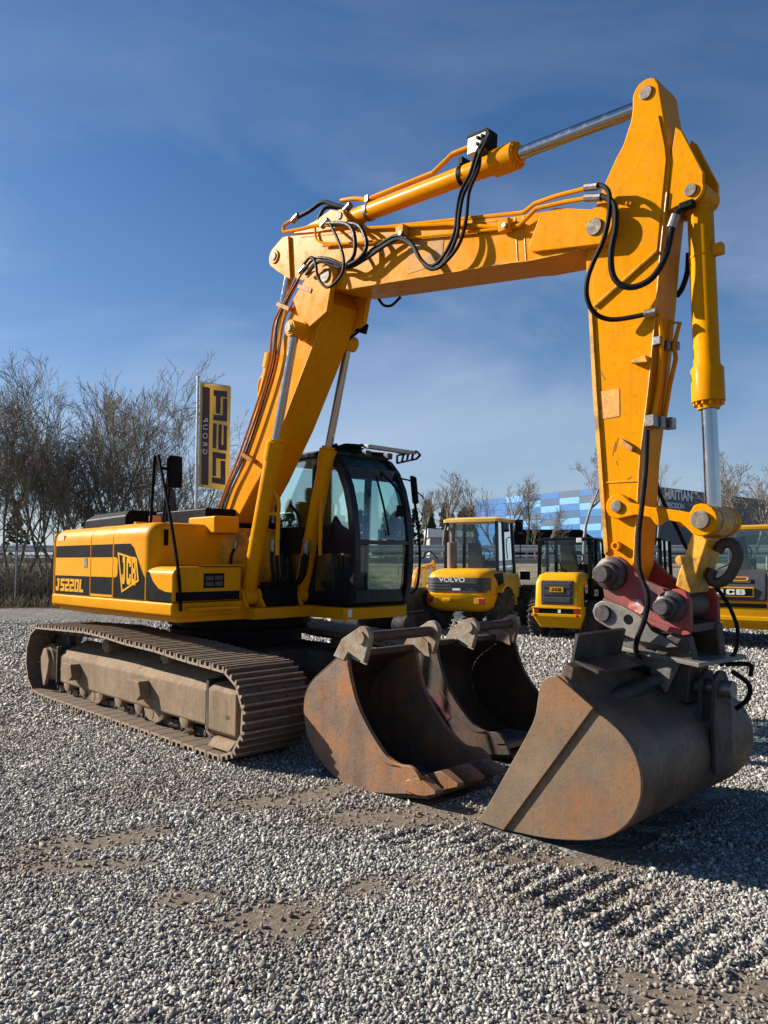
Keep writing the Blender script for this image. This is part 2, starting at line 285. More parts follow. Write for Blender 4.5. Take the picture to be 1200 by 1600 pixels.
def dirt(x, y):
    d = np.zeros_like(x); nn = fbm(x, y, 11, 3.0)
    for (p, a, b, rot) in PATCH:
        u = (x - p[0]) * math.cos(rot) + (y - p[1]) * math.sin(rot); v = -(x - p[0]) * math.sin(rot) + (y - p[1]) * math.cos(rot)
        q = np.sqrt((u / a) ** 2 + (v / b) ** 2); d = np.maximum(d, np.clip(1.7 - q + (nn - 0.5) * 2.2, 0, 1))
    return d
def tread(x, y):                     # ridges pressed by a crawler track
    t = (x - BA[0]) * BD[0] + (y - BA[1]) * BD[1]; n = -(x - BA[0]) * BD[1] + (y - BA[1]) * BD[0]
    m = np.clip((0.36 - np.abs(n + 0.02)) / 0.12, 0, 1) * np.clip(t / 0.3, 0, 1) * np.clip(2.2 * fbm(x, y, 77, 2.2) - 0.35, 0.1, 1.1)
    s = (x * SN[0] + y * SN[1]) + 0.11 * (fbm(x, y, 3, 2.5) - 0.5)
    return m * np.sin(2 * PI * s / 0.125), m
def hgt(x, y):
    a, m = tread(x, y); return 0.02 * a + 0.02 * (fbm(x, y, 21, 0.9) - 0.5) - 0.01
def steps(a, b, d): return list(np.arange(a, b, d))
gx = [-1500, -400, -120, -60, -30] + steps(-18, -3, 0.5) + steps(-3, 4.2, 0.05) + steps(4.2, 18, 0.5) + [30, 60, 120, 400, 1500]
gy = [-400, -60, -10, -3] + steps(0, 2.2, 0.4) + steps(2.2, 7.2, 0.05) + steps(7.2, 30, 0.5) + [40, 60, 120, 400, 2000]
X, Y = np.meshgrid(np.array(gx), np.array(gy)); near = (np.abs(X) < 20) & (Y > 0) & (Y < 32)
Z = np.where(near, hgt(X, Y), -0.01); me = bpy.data.meshes.new('ground'); W_, H_ = len(gx), len(gy)
me.from_pydata(np.stack([X.ravel(), Y.ravel(), Z.ravel()], 1).tolist(), [], [(j * W_ + i, j * W_ + i + 1, (j + 1) * W_ + i + 1, (j + 1) * W_ + i) for j in range(H_ - 1) for i in range(W_ - 1)])
at = me.attributes.new('dirt', 'FLOAT', 'POINT'); at.data.foreach_set('value', np.where(near, dirt(X, Y), 0).ravel().astype(np.float32))
me.polygons.foreach_set('use_smooth', [True] * len(me.polygons))
def ground_mat():
    m = bpy.data.materials.new('gravel_ground'); m.use_nodes = True; t = m.node_tree; L = t.links.new; b = t.nodes['Principled BSDF']; b.inputs['Roughness'].default_value = 0.95; b.inputs['Specular IOR Level'].default_value = 0.2
    tc = N(t, 'ShaderNodeTexCoord'); co = tc.outputs['Object']
    vo = N(t, 'ShaderNodeTexVoronoi'); vo.inputs['Scale'].default_value = 34; L(co, vo.inputs['Vector'])
    vo2 = N(t, 'ShaderNodeTexVoronoi'); vo2.inputs['Scale'].default_value = 9; L(co, vo2.inputs['Vector']); vmx = N(t, 'ShaderNodeMix', data_type='RGBA'); vmx.inputs['Factor'].default_value = 0.5; L(vo.outputs['Color'], vmx.inputs['A']); L(vo2.outputs['Color'], vmx.inputs['B'])
    sp = N(t, 'ShaderNodeSeparateColor'); L(vmx.outputs['Result'], sp.inputs[0])
    r = N(t, 'ShaderNodeValToRGB'); e = r.color_ramp.elements; e[0].color = (0.06, 0.058, 0.055, 1); e[1].color = (0.36, 0.345, 0.31, 1); x = r.color_ramp.elements.new(0.55); x.color = (0.15, 0.145, 0.133, 1); L(sp.outputs[0], r.inputs[0])
    n = N(t, 'ShaderNodeTexNoise'); n.inputs['Scale'].default_value = 0.35; n.inputs['Detail'].default_value = 7; n.inputs['Roughness'].default_value = 0.65; L(co, n.inputs['Vector'])
    mr = N(t, 'ShaderNodeMapRange'); mr.inputs['From Min'].default_value = 0.5; mr.inputs['From Max'].default_value = 0.72; mr.inputs['To Max'].default_value = 0.5; L(n.outputs['Fac'], mr.inputs['Value'])
    mx = N(t, 'ShaderNodeMix', data_type='RGBA'); L(mr.outputs['Result'], mx.inputs['Factor']); L(r.outputs['Color'], mx.inputs['A']); mx.inputs['B'].default_value = (0.115, 0.09, 0.066, 1)
    a = N(t, 'ShaderNodeAttribute', attribute_name='dirt')
    n2 = N(t, 'ShaderNodeTexNoise'); n2.inputs['Scale'].default_value = 30; n2.inputs['Detail'].default_value = 8; n2.inputs['Roughness'].default_value = 0.7; L(co, n2.inputs['Vector'])
    r2 = N(t, 'ShaderNodeValToRGB'); e = r2.color_ramp.elements; e[0].position = 0.3; e[0].color = (0.10, 0.078, 0.058, 1); e[1].position = 0.7; e[1].color = (0.24, 0.195, 0.15, 1); L(n2.outputs['Fac'], r2.inputs[0])
    mx2 = N(t, 'ShaderNodeMix', data_type='RGBA'); L(a.outputs['Fac'], mx2.inputs['Factor']); L(mx.outputs['Result'], mx2.inputs['A']); L(r2.outputs['Color'], mx2.inputs['B']); L(mx2.outputs['Result'], b.inputs['Base Color'])
    bp = N(t, 'ShaderNodeBump'); bp.inputs['Strength'].default_value = 1.0; bp.inputs['Distance'].default_value = 0.022; bp.invert = True
    ad = N(t, 'ShaderNodeMath', operation='ADD'); mu = N(t, 'ShaderNodeMath', operation='MULTIPLY'); mu.inputs[1].default_value = 0.8; L(n2.outputs['Fac'], mu.inputs[0]); L(mu.outputs[0], ad.inputs[1]); inv = N(t, 'ShaderNodeMath', operation='SUBTRACT'); inv.inputs[0].default_value = 1.0; L(a.outputs['Fac'], inv.inputs[1]); vd = N(t, 'ShaderNodeMath', operation='MULTIPLY'); L(vo.outputs['Distance'], vd.inputs[0]); L(inv.outputs[0], vd.inputs[1]); L(vd.outputs[0], ad.inputs[0]); L(ad.outputs[0], bp.inputs['Height']); L(bp.outputs[0], b.inputs['Normal'])
    return m
me.materials.append(ground_mat()); go = bpy.data.objects.new('ground', me); col.objects.link(go); struct(go)
# loose crushed stones: tens of thousands, one mesh of "stuff"
def stones():
    P = []
    for (y0, y1, sp, kd) in ((2.3, 4.6, 0.0152, 0), (4.6, 8.0, 0.0205, 1), (8.0, 12.0, 0.032, 1), (12.0, 22.0, 0.055, 1)):
        hw = y1 * 0.54 + 0.8
        nx, ny = int(2 * hw / sp), int((y1 - y0) / sp)
        I, J = np.meshgrid(np.arange(nx), np.arange(ny)); x = -hw + (I + rng.random(I.shape) * 1.0) * sp; y = y0 + (J + rng.random(I.shape)) * sp
        x = x.ravel(); y = y.ravel(); k = np.abs(x) < y * 0.54 + 0.8; x, y = x[k], y[k]
        P.append(np.stack([x, y, np.full(len(x), sp), np.full(len(x), kd)], 1))
    P = np.concatenate(P); x, y, sp, kd = P.T
    mx_ = (x - S0[0]) * FX[0] + (y - S0[1]) * FX[1]; my_ = (x - S0[0]) * LY[0] + (y - S0[1]) * LY[1]       # keep the bucket floors and track undersides clear
    ins = np.zeros(len(x), bool)
    for (a0, a1, b0, b1) in ((2.75, 3.98, -1.11, -0.31), (2.5, 3.75, 0.19, 1.41), (4.45, 5.35, -1.11, 0.84), (-2.2, 2.0, -1.47, -0.79), (-2.2, 2.0, 0.79, 1.47)): ins |= (mx_ > a0) & (mx_ < a1) & (my_ > b0) & (my_ < b1)
    d = dirt(x, y); keep = (rng.random(len(x)) > d * 0.88) & ~ins & (rng.random(len(x)) < np.clip((22.5 - y) / 8.0, 0, 1))
    x, y, sp, d, kd = x[keep], y[keep], sp[keep], d[keep], kd[keep]
    VV, FF, TT, BB_ = [], [], [], []; off = 0
    tn = rng.random(len(x)); ta, tm = tread(x, y); brown = np.clip(0.55 * d + 0.55 * np.clip(fbm(x, y, 31, 1.3) * 2.2 - 1.15, 0, 1) + tm * np.clip(0.3 - 0.6 * ta, 0, 1) * (rng.random(len(x)) < 0.8) + 0.12 * rng.random(len(x)), 0, 1)
    for kind in (0, 1):
        s_ = kd == kind; xx, yy, ss = x[s_], y[s_], sp[s_]; n = len(xx)
        if kind == 0:
            base = np.array([(i, j, k) for k in (-1, 1) for i, j in ((-1, -1), (1, -1), (1, 1), (-1, 1))], float) / 1.5
            fc = np.array([(0, 3, 2), (0, 2, 1), (4, 5, 6), (4, 6, 7), (0, 1, 5), (0, 5, 4), (1, 2, 6), (1, 6, 5), (2, 3, 7), (2, 7, 6), (3, 0, 4), (3, 4, 7)])
        else:
            base = np.array([(1, 0, 0), (-1, 0, 0), (0, 1, 0), (0, -1, 0), (0, 0, 1), (0, 0, -1)], float)
            fc = np.array([(0, 2, 4), (2, 1, 4), (1, 3, 4), (3, 0, 4), (2, 0, 5), (1, 2, 5), (3, 1, 5), (0, 3, 5)])
        nv = len(base); size = np.minimum(ss, 0.034 + (ss - 0.034) * 0.6) * (0.36 + 0.5 * rng.random(n) ** 1.8) * 1.08
        size = size * np.where(rng.random(n) < 0.06, 1.5, 1)
        V = base[None] * (0.6 + 0.75 * rng.random((n, nv, 1))) + 0.22 * rng.normal(size=(n, nv, 3))
        V = V * np.stack([1.0 + 0.55 * rng.random(n), 0.68 + 0.25 * rng.random(n), 0.45 + 0.35 * rng.random(n)], 1)[:, None, :]
        q = rng.normal(size=(n, 4)); q[:, 1:3] *= 0.5; q /= np.linalg.norm(q, axis=1)[:, None]; w_, a, b, c = q.T
        R = np.stack([1 - 2 * (b * b + c * c), 2 * (a * b - c * w_), 2 * (a * c + b * w_), 2 * (a * b + c * w_), 1 - 2 * (a * a + c * c), 2 * (b * c - a * w_), 2 * (a * c - b * w_), 2 * (b * c + a * w_), 1 - 2 * (a * a + b * b)], 1).reshape(n, 3, 3)
        V = np.einsum('nij,nkj->nki', R, V) * size[:, None, None]
        V += np.stack([xx, yy, hgt(xx, yy) + size * (-0.05 + 0.55 * rng.random(n))], 1)[:, None, :]
        VV.append(V.reshape(-1, 3)); FF.append((fc[None] + (off + np.arange(n) * nv)[:, None, None]).reshape(-1, 3)); off += n * nv; TT.append(np.repeat(tn[s_], nv)); BB_.append(np.repeat(brown[s_], nv))
    V = np.concatenate(VV); Fc = np.concatenate(FF); n = len(x); nf = len(Fc)
    me = bpy.data.meshes.new('gravel'); me.vertices.add(len(V)); me.vertices.foreach_set('co', V.ravel().astype(np.float32))
    me.loops.add(nf * 3); me.loops.foreach_set('vertex_index', Fc.ravel().astype(np.int32)); me.polygons.add(nf); me.polygons.foreach_set('loop_start', np.arange(nf, dtype=np.int32) * 3); me.polygons.foreach_set('loop_total', np.full(nf, 3, np.int32))
    me.update()
    for nm, arr in (('tint', np.concatenate(TT)), ('brown', np.concatenate(BB_))):
        at = me.attributes.new(nm, 'FLOAT', 'POINT'); at.data.foreach_set('value', arr.astype(np.float32))
    m = bpy.data.materials.new('crushed_stone'); m.use_nodes = True; t = m.node_tree; L = t.links.new; b = t.nodes['Principled BSDF']; b.inputs['Roughness'].default_value = 0.85; b.inputs['Specular IOR Level'].default_value = 0.3
    r = N(t, 'ShaderNodeValToRGB'); e = r.color_ramp.elements; e[0].color = (0.145, 0.139, 0.127, 1); e[1].color = (0.60, 0.577, 0.52, 1); k = e.new(0.6); k.color = (0.325, 0.312, 0.281, 1)
    L(N(t, 'ShaderNodeAttribute', attribute_name='tint').outputs['Fac'], r.inputs[0])
    mx = N(t, 'ShaderNodeMix', data_type='RGBA'); L(N(t, 'ShaderNodeAttribute', attribute_name='brown').outputs['Fac'], mx.inputs['Factor']); L(r.outputs['Color'], mx.inputs['A']); mx.inputs['B'].default_value = (0.17, 0.125, 0.09, 1)
    nz = N(t, 'ShaderNodeTexNoise'); nz.inputs['Scale'].default_value = 90; tc = N(t, 'ShaderNodeTexCoord'); L(tc.outputs['Object'], nz.inputs['Vector'])
    hv = N(t, 'ShaderNodeMix', data_type='RGBA', blend_type='MULTIPLY'); hv.inputs['Factor'].default_value = 0.5; L(mx.outputs['Result'], hv.inputs['A']); L(nz.outputs['Color'], hv.inputs['B']); 
    g = N(t, 'ShaderNodeMapRange'); g.inputs['To Min'].default_value = 0.75; g.inputs['To Max'].default_value = 1.25; L(nz.outputs['Fac'], g.inputs['Value'])
    vm = N(t, 'ShaderNodeVectorMath', operation='SCALE'); L(mx.outputs['Result'], vm.inputs[0]); L(g.outputs['Result'], vm.inputs['Scale']); t.nodes.remove(hv); L(vm.outputs[0], b.inputs['Base Color'])
    me.materials.append(m); o = bpy.data.objects.new('gravel', me); col.objects.link(o); o['kind'] = 'stuff'; tag(o, 'loose grey crushed stone covering the yard in front of the excavator', 'gravel')
    print('stones', n, 'tris', nf)
stones()

# ================================================================== EXCAVATOR
EXR = math.atan2(FX[1], FX[0])
ex = thing('crawler_excavator', tuple(S0), EXR, 'large yellow and black crawler excavator with raised three-piece boom and black cab', 'excavator')
# ---------------- tracks
YO, SW = -1.48, 0.70                       # outer edge of the right track, shoe width
def track_path():
    p = [(1.75, 0.045), (-2.0, 0.045)]
    p += [(-2.3 + 0.40 * math.cos(a), 0.455 + 0.41 * math.sin(a)) for a in np.linspace(-PI / 2 - 0.15, -PI / 2 - 0.15 - 2.72, 18)]
    p += [(-1.6, 0.875), (-0.9, 0.895), (-0.4, 0.88), (0.15, 0.845), (0.75, 0.83), (1.3, 0.79), (1.65, 0.775)]
    p += [(1.95 + 0.355 * math.cos(a), 0.405 + 0.36 * math.sin(a)) for a in np.linspace(PI / 2 + 0.1, -PI / 2, 18)]
    return p
TP = [Vector((a, 0, b)) for a, b in track_path()]; TP.append(TP[0]); CL = [0]
for a, b in zip(TP, TP[1:]): CL.append(CL[-1] + (b - a).length)
def at_len(s):
    s %= CL[-1]
    for i in range(len(CL) - 1):
        if CL[i + 1] >= s: return TP[i].lerp(TP[i + 1], (s - CL[i]) / (CL[i + 1] - CL[i]))
NS = 52; pitch = CL[-1] / NS
def shoe_mesh():
    b = B(); h = pitch * 0.49
    prof = [(-h, -0.012), (-h, 0.014)]
    for c in (-0.40, 0.0, 0.40):
        k = c * pitch; prof += [(k - 0.018, 0.008), (k - 0.009, 0.044), (k + 0.009, 0.044), (k + 0.018, 0.008)]
    prof[1] = (-h, 0.006); prof += [(h, 0.006), (h - 0.012, -0.012)]
    b.prism(prof, -SW / 2, SW / 2, 'y')
    for yy in (-0.13, 0.13):
        for xx in (-0.045, 0.04): b.cyl((xx, yy, 0.006), (xx, yy, 0.024), 0.015, n=6)
    me = b.mesh('track_shoe', SHOE); me.materials.append(SHOEW)
    for p in me.polygons:
        if (p.center.z > 0.042 and p.normal.z > 0.7) or (abs(p.normal.y) > 0.9 and abs(p.center.y) > SW * 0.49): p.material_index = 1
    return me
SM = shoe_mesh()
mud_r = random.Random(3)
def make_track(side):
    yc = side * (abs(YO) - SW / 2)
    b = B(); ch = []
    links = [at_len((i + 0.5) * pitch) for i in range(NS)]
    for i in range(NS):                                # chain links under the shoes
        p, q = at_len(i * pitch), at_len((i + 1) * pitch); d = (q - p).normalized(); nin = Vector((d.z, 0, -d.x))
        # travelling direction runs rearwards along the ground, so the inside is to the right of d
        c = (p + q) / 2
        inn = (Vector((-0.2, 0, 0.44)) - c); nin = nin if nin.dot(inn) > 0 else -nin
        for oy in (-0.09, 0.09): b.obox(c + nin * 0.055 + Vector((0, yc + oy, 0)), d * pitch * 0.42, Vector((0, 0.018, 0)), nin * 0.038)
        b.cyl(p + nin * 0.055 + Vector((0, yc - 0.12, 0)), p + nin * 0.055 + Vector((0, yc + 0.12, 0)), 0.022, n=8)
    tr = b.build('track_chain', DKM, ex)
    for i in range(NS):
        p, q = at_len(i * pitch), at_len((i + 1) * pitch); d = (q - p).normalized(); c = (p + q) / 2
        nout = Vector((d.z, 0, -d.x)); nout = nout if nout.dot(Vector((-0.2, 0, 0.44)) - c) < 0 else -nout
        o = bpy.data.objects.new('track_shoe', SM); col.objects.link(o); o.parent = tr
        ax = d if nout.cross(d).y > 0 else -d; ay = nout.cross(ax)
        o.matrix_local = Matrix(((ax.x, ay.x, nout.x, c.x), (ax.y, ay.y, nout.y, c.y + yc), (ax.z, ay.z, nout.z, c.z), (0, 0, 0, 1)))
    # side frame with sloping top, front yoke box, brackets
    y0 = side * 1.34; yi = side * 0.90
    sec = [(y0, 0.22), (y0, 0.53), (side * 1.28, 0.60), (side * 1.0, 0.70), (yi, 0.66), (yi, 0.25), (side * 1.30, 0.19)]
    b = B(); b.loft([[(x, y, z) for y, z in sec] for x in (-1.93, 1.50)]); fr = b.build('track_frame', TFR, ex, bevel=0.018)
    b = B(); sec2 = [(side * 1.365, 0.20), (side * 1.365, 0.56), (side * 1.30, 0.60), (side * 0.85, 0.62), (side * 0.85, 0.16), (side * 1.3, 0.15)]
    b.loft([[(x, y, z) for y, z in sec2] for x in (1.57, 2.03)])
    b.prism([(side * 1.36, 0.15), (side * 1.43, 0.075), (side * 1.0, 0.075), (side * 1.0, 0.15)], 1.66, 2.02, 'x')
    b.build('yoke_cover', TFR, fr, bevel=0.02)
    b = B(); b.box(1.51, 1.56, min(side * 1.0, side * 1.35), max(side * 1.0, side * 1.35), 0.17, 0.63); b.box(-1.975, -1.935, min(side * .95, side * 1.37), max(side * .95, side * 1.37), 0.2, 0.64); b.parts('frame_rib', DKM, fr, bevel=0.01)
    for xb in (-1.62, 0.10):
        b = B(); b.prism([(xb, 0.40), (xb + 0.05, 0.49), (xb + 0.30, 0.49), (xb + 0.35, 0.36), (xb + 0.27, 0.30)], y0 - side * 0.0, y0 + side * 0.115, 'y'); b.build('step_bracket', TFR, fr, bevel=0.008)
    b = B(); b.box(1.86, 1.92, min(side * 1.366, side * 1.368), max(side * 1.366, side * 1.368), 0.33, 0.36); b.build('slot', DKM, fr)
    for i in range(8):
        xr = -1.75 + i * 0.47; b = B(); b.lathe((xr, yc - 0.2, 0.205), (0, 1, 0), [(0, 0.05), (0.01, 0.085), (0.05, 0.085), (0.06, 0.075), (0.34, 0.075), (0.35, 0.085), (0.39, 0.085), (0.40, 0.05)], 16); b.build('bottom_roller', TFR, fr)
    for xr in (-0.95, 0.45):
        b = B(); b.prism([(xr - 0.2, 0.22), (xr + 0.2, 0.22), (xr + 0.14, 0.105), (xr + 0.06, 0.09), (xr - 0.06, 0.09), (xr - 0.15, 0.12)], side * 1.285, side * 1.32, 'y'); b.cyl((xr - 0.02, side * 1.32, 0.16), (xr - 0.02, side * 1.325, 0.16), 0.045, n=10); b.build('roller_guard', TFR, fr, bevel=0.006)
    for xr in (-0.75, 0.62):
        b = B(); b.lathe((xr, side * 0.92, 0.745), (0, side, 0), [(0, 0.05), (0.1, 0.065), (0.32, 0.065), (0.34, 0.075), (0.37, 0.075), (0.4, 0.03)], 16); b.box(xr - 0.05, xr + 0.05, min(side * .9, side * 1.0), max(side * .9, side * 1.0), 0.66, 0.76); b.build('carrier_roller', TFR, fr)
    b = B(); n = 40; ring = [(-2.3 + (0.30 if i % 4 < 2 else 0.36) * math.cos(2 * PI * i / n), 0.455 + (0.30 if i % 4 < 2 else 0.36) * math.sin(2 * PI * i / n)) for i in range(n)]
    b.prism(ring, yc - 0.04, yc + 0.04, 'y'); sp = b.build('sprocket', DKM, ex)
    b = B(); b.lathe((-2.3, yc, 0.42), (0, side, 0), [(0, 0.23), (0.17, 0.23), (0.2, 0.20), (0.22, 0.2)], 24); b.prism([(-2.36, 0.58), (-2.30, 0.60), (-2.24, 0.58), (-2.16, 0.46), (-2.19, 0.32), (-2.29, 0.13), (-2.33, 0.13), (-2.42, 0.33), (-2.44, 0.47)], yc + side * 0.22, yc + side * 0.26, 'y'); b.build('drive_hub', TFR, sp, bevel=0.012)
    b = B(); b.lathe((1.95, yc - 0.1, 0.405), (0, 1, 0), [(0, 0.2), (0.01, 0.28), (0.05, 0.285), (0.06, 0.24), (0.14, 0.24), (0.15, 0.285), (0.19, 0.28), (0.2, 0.2)], 28); b.build('idler_wheel', DKM, ex)
    # mud and stones caught in the lower run
    for k in range(46 if side < 0 else 6):
        pass
    b = B()
    for k in range(70):
        xm = mud_r.uniform(-1.9, 1.6); r = mud_r.uniform(0.018, 0.05); zz = mud_r.uniform(0.075, 0.13); ym = side * mud_r.uniform(1.12, 1.30)
        if k > 44: zz = 0.60 + mud_r.uniform(0, 0.05); ym = side * mud_r.uniform(1.02, 1.22); r *= 0.55
        v = [(xm + r * mud_r.uniform(.6, 1.3) * a, ym + r * mud_r.uniform(.6, 1.3) * b_, zz + r * mud_r.uniform(.5, 1.0) * c) for a, b_, c in ((1, 0, 0), (-1, 0, 0), (0, 1, 0), (0, -1, 0), (0, 0, 1), (0, 0, -1))]
        b.add(v, [(0, 2, 4), (2, 1, 4), (1, 3, 4), (3, 0, 4), (2, 0, 5), (1, 2, 5), (3, 1, 5), (0, 3, 5)])
    mo = b.build('mud_clods', MUD, fr, smooth=0); mo['kind'] = 'stuff'
make_track(-1); make_track(1)
b = B(); b.loft([[(x, y, z) for x, z in ((-0.75, 0.42), (0.75, 0.42), (0.75, 0.70), (0.55, 0.78), (-0.55, 0.78), (-0.75, 0.70))] for y in (-0.55, 0.55)])
for sx_ in (-1, 1):
    for sy in (-1, 1): b.bar((sx_ * 0.5, sy * 0.4, 0.58), (sx_ * 1.05, sy * 1.0, 0.5), 0.36, 0.26)
b.build('car_body', DKM, ex, bevel=0.02)
b = B(); b.lathe((0, 0, 0.78), (0, 0, 1), [(0, 0.72), (0.1, 0.72), (0.105, 0.80), (0.16, 0.80), (0.165, 0.70), (0.2, 0.70), (0.205, 0.82), (0.28, 0.82)], 48)
for i in range(36): a = 2 * PI * i / 36; b.cyl((0.76 * math.cos(a), 0.76 * math.sin(a), 0.935), (0.76 * math.cos(a), 0.76 * math.sin(a), 0.965), 0.018, n=6)
b.build('swing_bearing', BLK, ex)
# ---------------- upper structure
b = B(); b.loft([[(x, y, z) for x, y in ((-2.3, -1.22), (0.72, -1.22), (0.78, -0.45), (0.95, -0.45), (0.95, 0.45), (0.75, 1.2), (-2.3, 1.2))] for z in (1.08, 1.2)]); b.build('turntable_frame', YEL, ex, bevel=0.01)
def rnd_sec(y0, y1, z0, z1, r, n=6):      # rounded top outer edge on the right side
    return [(y0, z0)] + [(y0 + r - r * math.cos(a), z1 - r + r * math.sin(a)) for a in np.linspace(0, PI / 2, n + 1)] + [(y1, z1), (y1, z0)]
def body_panel(name, x0, x1, z0, z1, r, front=0.0, rear=0.0, y0=-1.3, y1=-0.45):
    rings = []
    if rear:
        for a in np.linspace(PI / 2, 0, 6)[:-1]: e = rear * (1 - math.cos(a)); rings.append([(x0 + rear - rear * math.sin(a), y, z) for y, z in rnd_sec(y0 + e, y1, z0, z1 - e, r)])
        x0b = x0 + rear; rings.append([(x0b, y, z) for y, z in rnd_sec(y0, y1, z0, z1, r)])
    else: rings.append([(x0, y, z) for y, z in rnd_sec(y0, y1, z0, z1, r)])
    if front:
        rings.append([(x1 - front, y, z) for y, z in rnd_sec(y0, y1, z0, z1, r)])
        for a in np.linspace(0, PI / 2, 6)[1:]: e = front * (1 - math.cos(a)); rings.append([(x1 - front + front * math.sin(a), y, z) for y, z in rnd_sec(y0 + e, y1, z0, z1 - e, r)])
    else: rings.append([(x1, y, z) for y, z in rnd_sec(y0, y1, z0, z1, r)])
    return B().loft(rings).build(name, YEL, ex, bevel=0 if (front or rear) else 0.008, smooth=50)
XR, XA, XB, XF = -2.31, -1.185, -0.585, 0.29
pr = body_panel('rear_side_panel', XR, XA - 0.006, 1.285, 2.10, 0.16, rear=0.06)
pm_ = body_panel('middle_side_panel', XA + 0.006, XB - 0.006, 1.285, 2.105, 0.16)
pf = body_panel('front_side_panel', XB + 0.006, XF, 1.285, 2.11, 0.16, front=0.13)
b = B(); sec = [(-1.31, 1.17)] + [(-1.24 + 0.07 * math.cos(a), 1.17 + 0.035 * math.sin(a)) for a in np.linspace(-PI + 0.3, -PI / 2, 5)] + [(-0.4, 1.135), (-0.4, 1.28), (-1.31, 1.28)]
b.loft([[(x, y, z) for y, z in sec] for x in (-2.34, 0.78)]); b.build('side_sill', YEL, ex, bevel=0.025, seg=3)
b = B(); b.loft([[(x, y, z) for x, y in [(-2.36, -1.29), (-2.44, -1.25)] + [(-2.44 - 0.22 * math.sin(a), -1.25 + 2.5 * a / PI) for a in np.linspace(0.2, PI - 0.2, 9)] + [(-2.44, 1.25), (-2.36, 1.29)]] for z in (1.10, 2.06)]); b.build('counterweight', YEL, ex, bevel=0.06, seg=3)
body_l = B(); body_l.box(-2.3, 0.0, 0.3, 1.3, 1.285, 2.1); body_l.build('left_side_panel', YEL, ex, bevel=0.08, seg=3)
b = B(); b.box(-2.3, 0.28, -0.447, 0.297, 1.285, 2.07); b.build('engine_bay_deck', YELW, ex)
b = B(); top = [(-2.15, -0.75), (0.25, -0.75), (0.25, 1.1), (-2.15, 1.1)]
b.loft([[(-2.2, -0.98, 2.09), (-0.98, -0.98, 2.09), (-0.98, 0.95, 2.09), (-2.2, 0.95, 2.09)], [(-2.17, -0.97, 2.22), (-1.0, -0.97, 2.24), (-1.0, 0.94, 2.24), (-2.17, 0.94, 2.22)], [(-2.05, -0.88, 2.30), (-1.03, -0.90, 2.31), (-1.03, 0.86, 2.31), (-2.05, 0.86, 2.30)]])
b.build('engine_hood', BLK, ex, bevel=0.02, seg=3)
b = B(); b.box(-0.97, 0.20, -0.60, 0.30, 2.08, 2.29); b.build('rear_hood_section', BLK, ex, bevel=0.02)
b = B(); b.tube([(-1.5, -0.1, 2.25), (-1.5, -0.1, 2.5), (-1.56, -0.1, 2.62), (-1.66, -0.1, 2.66)], 0.055, 12); b.build('exhaust_pipe', DKM, ex)
b = B(); b.box(-0.15, 0.42, -0.62, -0.30, 2.0, 2.19); b.build('fuel_filler_box', YEL, ex, bevel=0.02)
b = B(); b.box(-0.12, -0.02, -1.12, -1.02, 2.11, 2.19); b.build('amber_beacon', AMB, ex, bevel=0.012)
b = B(); b.cyl((-0.45, -1.05, 2.1), (-0.45, -1.05, 2.135), 0.07); b.build('tank_cap', YEL, ex)
# front right step box
b = B(); sec = [(-1.3, 1.285), (-1.3, 1.58), (-1.24, 1.64), (-0.50, 1.64), (-0.50, 1.285)]
b.loft([[(x, y, z) for y, z in sec] for x in (XF - 0.09, 0.78)]); sb = b.build('step_box', YEL, ex, bevel=0.03, seg=3)
b = B(); b.box(0.25, 0.80, -0.95, -0.48, 1.645, 1.66); b.box(0.785, 0.90, -1.16, -0.6, 1.20, 1.235); b.parts('tread_plate', YEL, sb, bevel=0.006)
b = B(); b.box(0.783, 0.787, -0.96, -0.72, 1.42, 1.57); b.build('plate_sign', BLK, sb)
b = B()
for i in range(4): b.box(0.788, 0.79, -0.94 + 0.11 * (i % 2), -0.85 + 0.11 * (i % 2), 1.44 + 0.06 * (i // 2), 1.485 + 0.06 * (i // 2))
b.parts('plate_lettering', mat('faded_print', (0.06, 0.055, 0.05), 0.6), sb)
# black livery (thin film on the panels)
def decal(name, pts, m, parent, y=-1.3, t=0.003): return B().prism(pts, y - t, y - 0.0005, 'y').build(name, m, parent)
def decalpx(name, px, m, parent, y=-1.303): return decal(name, XZ(px, -1.3), m, parent, -1.3)
Z1, Z2, Z3 = 1.885, 1.74, 1.515
decal('black_stripe', [(XR + 0.06, Z2), (XA - 0.02, Z2), (XA - 0.02, Z1), (XR + 0.06, Z1)], BLK, pr)
decal('black_stripe', [(XR + 0.06, 1.29), (XA - 0.02, 1.29), (XA - 0.02, Z3), (XR + 0.06, Z3)], BLK, pr)
decal('black_stripe', [(XA + 0.02, Z2), (XB - 0.02, Z2), (XB - 0.02, Z1), (XA + 0.02, Z1)], BLK, pm_)
decal('black_stripe', [(XA + 0.02, 1.32), (XB - 0.02, 1.32), (XB - 0.02, Z3), (XA + 0.02, Z3)], BLK, pm_)
decal('black_field', [(XB + 0.02, 1.29), (XF - 0.12, 1.29), (XF - 0.12, 1.53), (0.06, 1.66), (-0.08, 1.84), (-0.16, Z1), (XB + 0.02, Z1), (XB + 0.02, Z2), (-0.50, Z2), (-0.46, Z2 - 0.03), (-0.46, Z3 + 0.03), (-0.50, Z3), (XB + 0.02, Z3)], BLK, pf)
decal('black_swoosh', [(0.215, 1.29), (0.75, 1.29), (0.75, 1.385), (0.62, 1.39), (0.48, 1.42), (0.36, 1.49), (0.27, 1.59), (0.215, 1.58)], BLK, sb)
B().box(0.781, 0.784, -1.27, -0.53, 1.295, 1.385).build('black_stripe', BLK, sb)
# emblem: framed lettering
Rm = (1, 0, 0); Uz = (0, 0, 1)
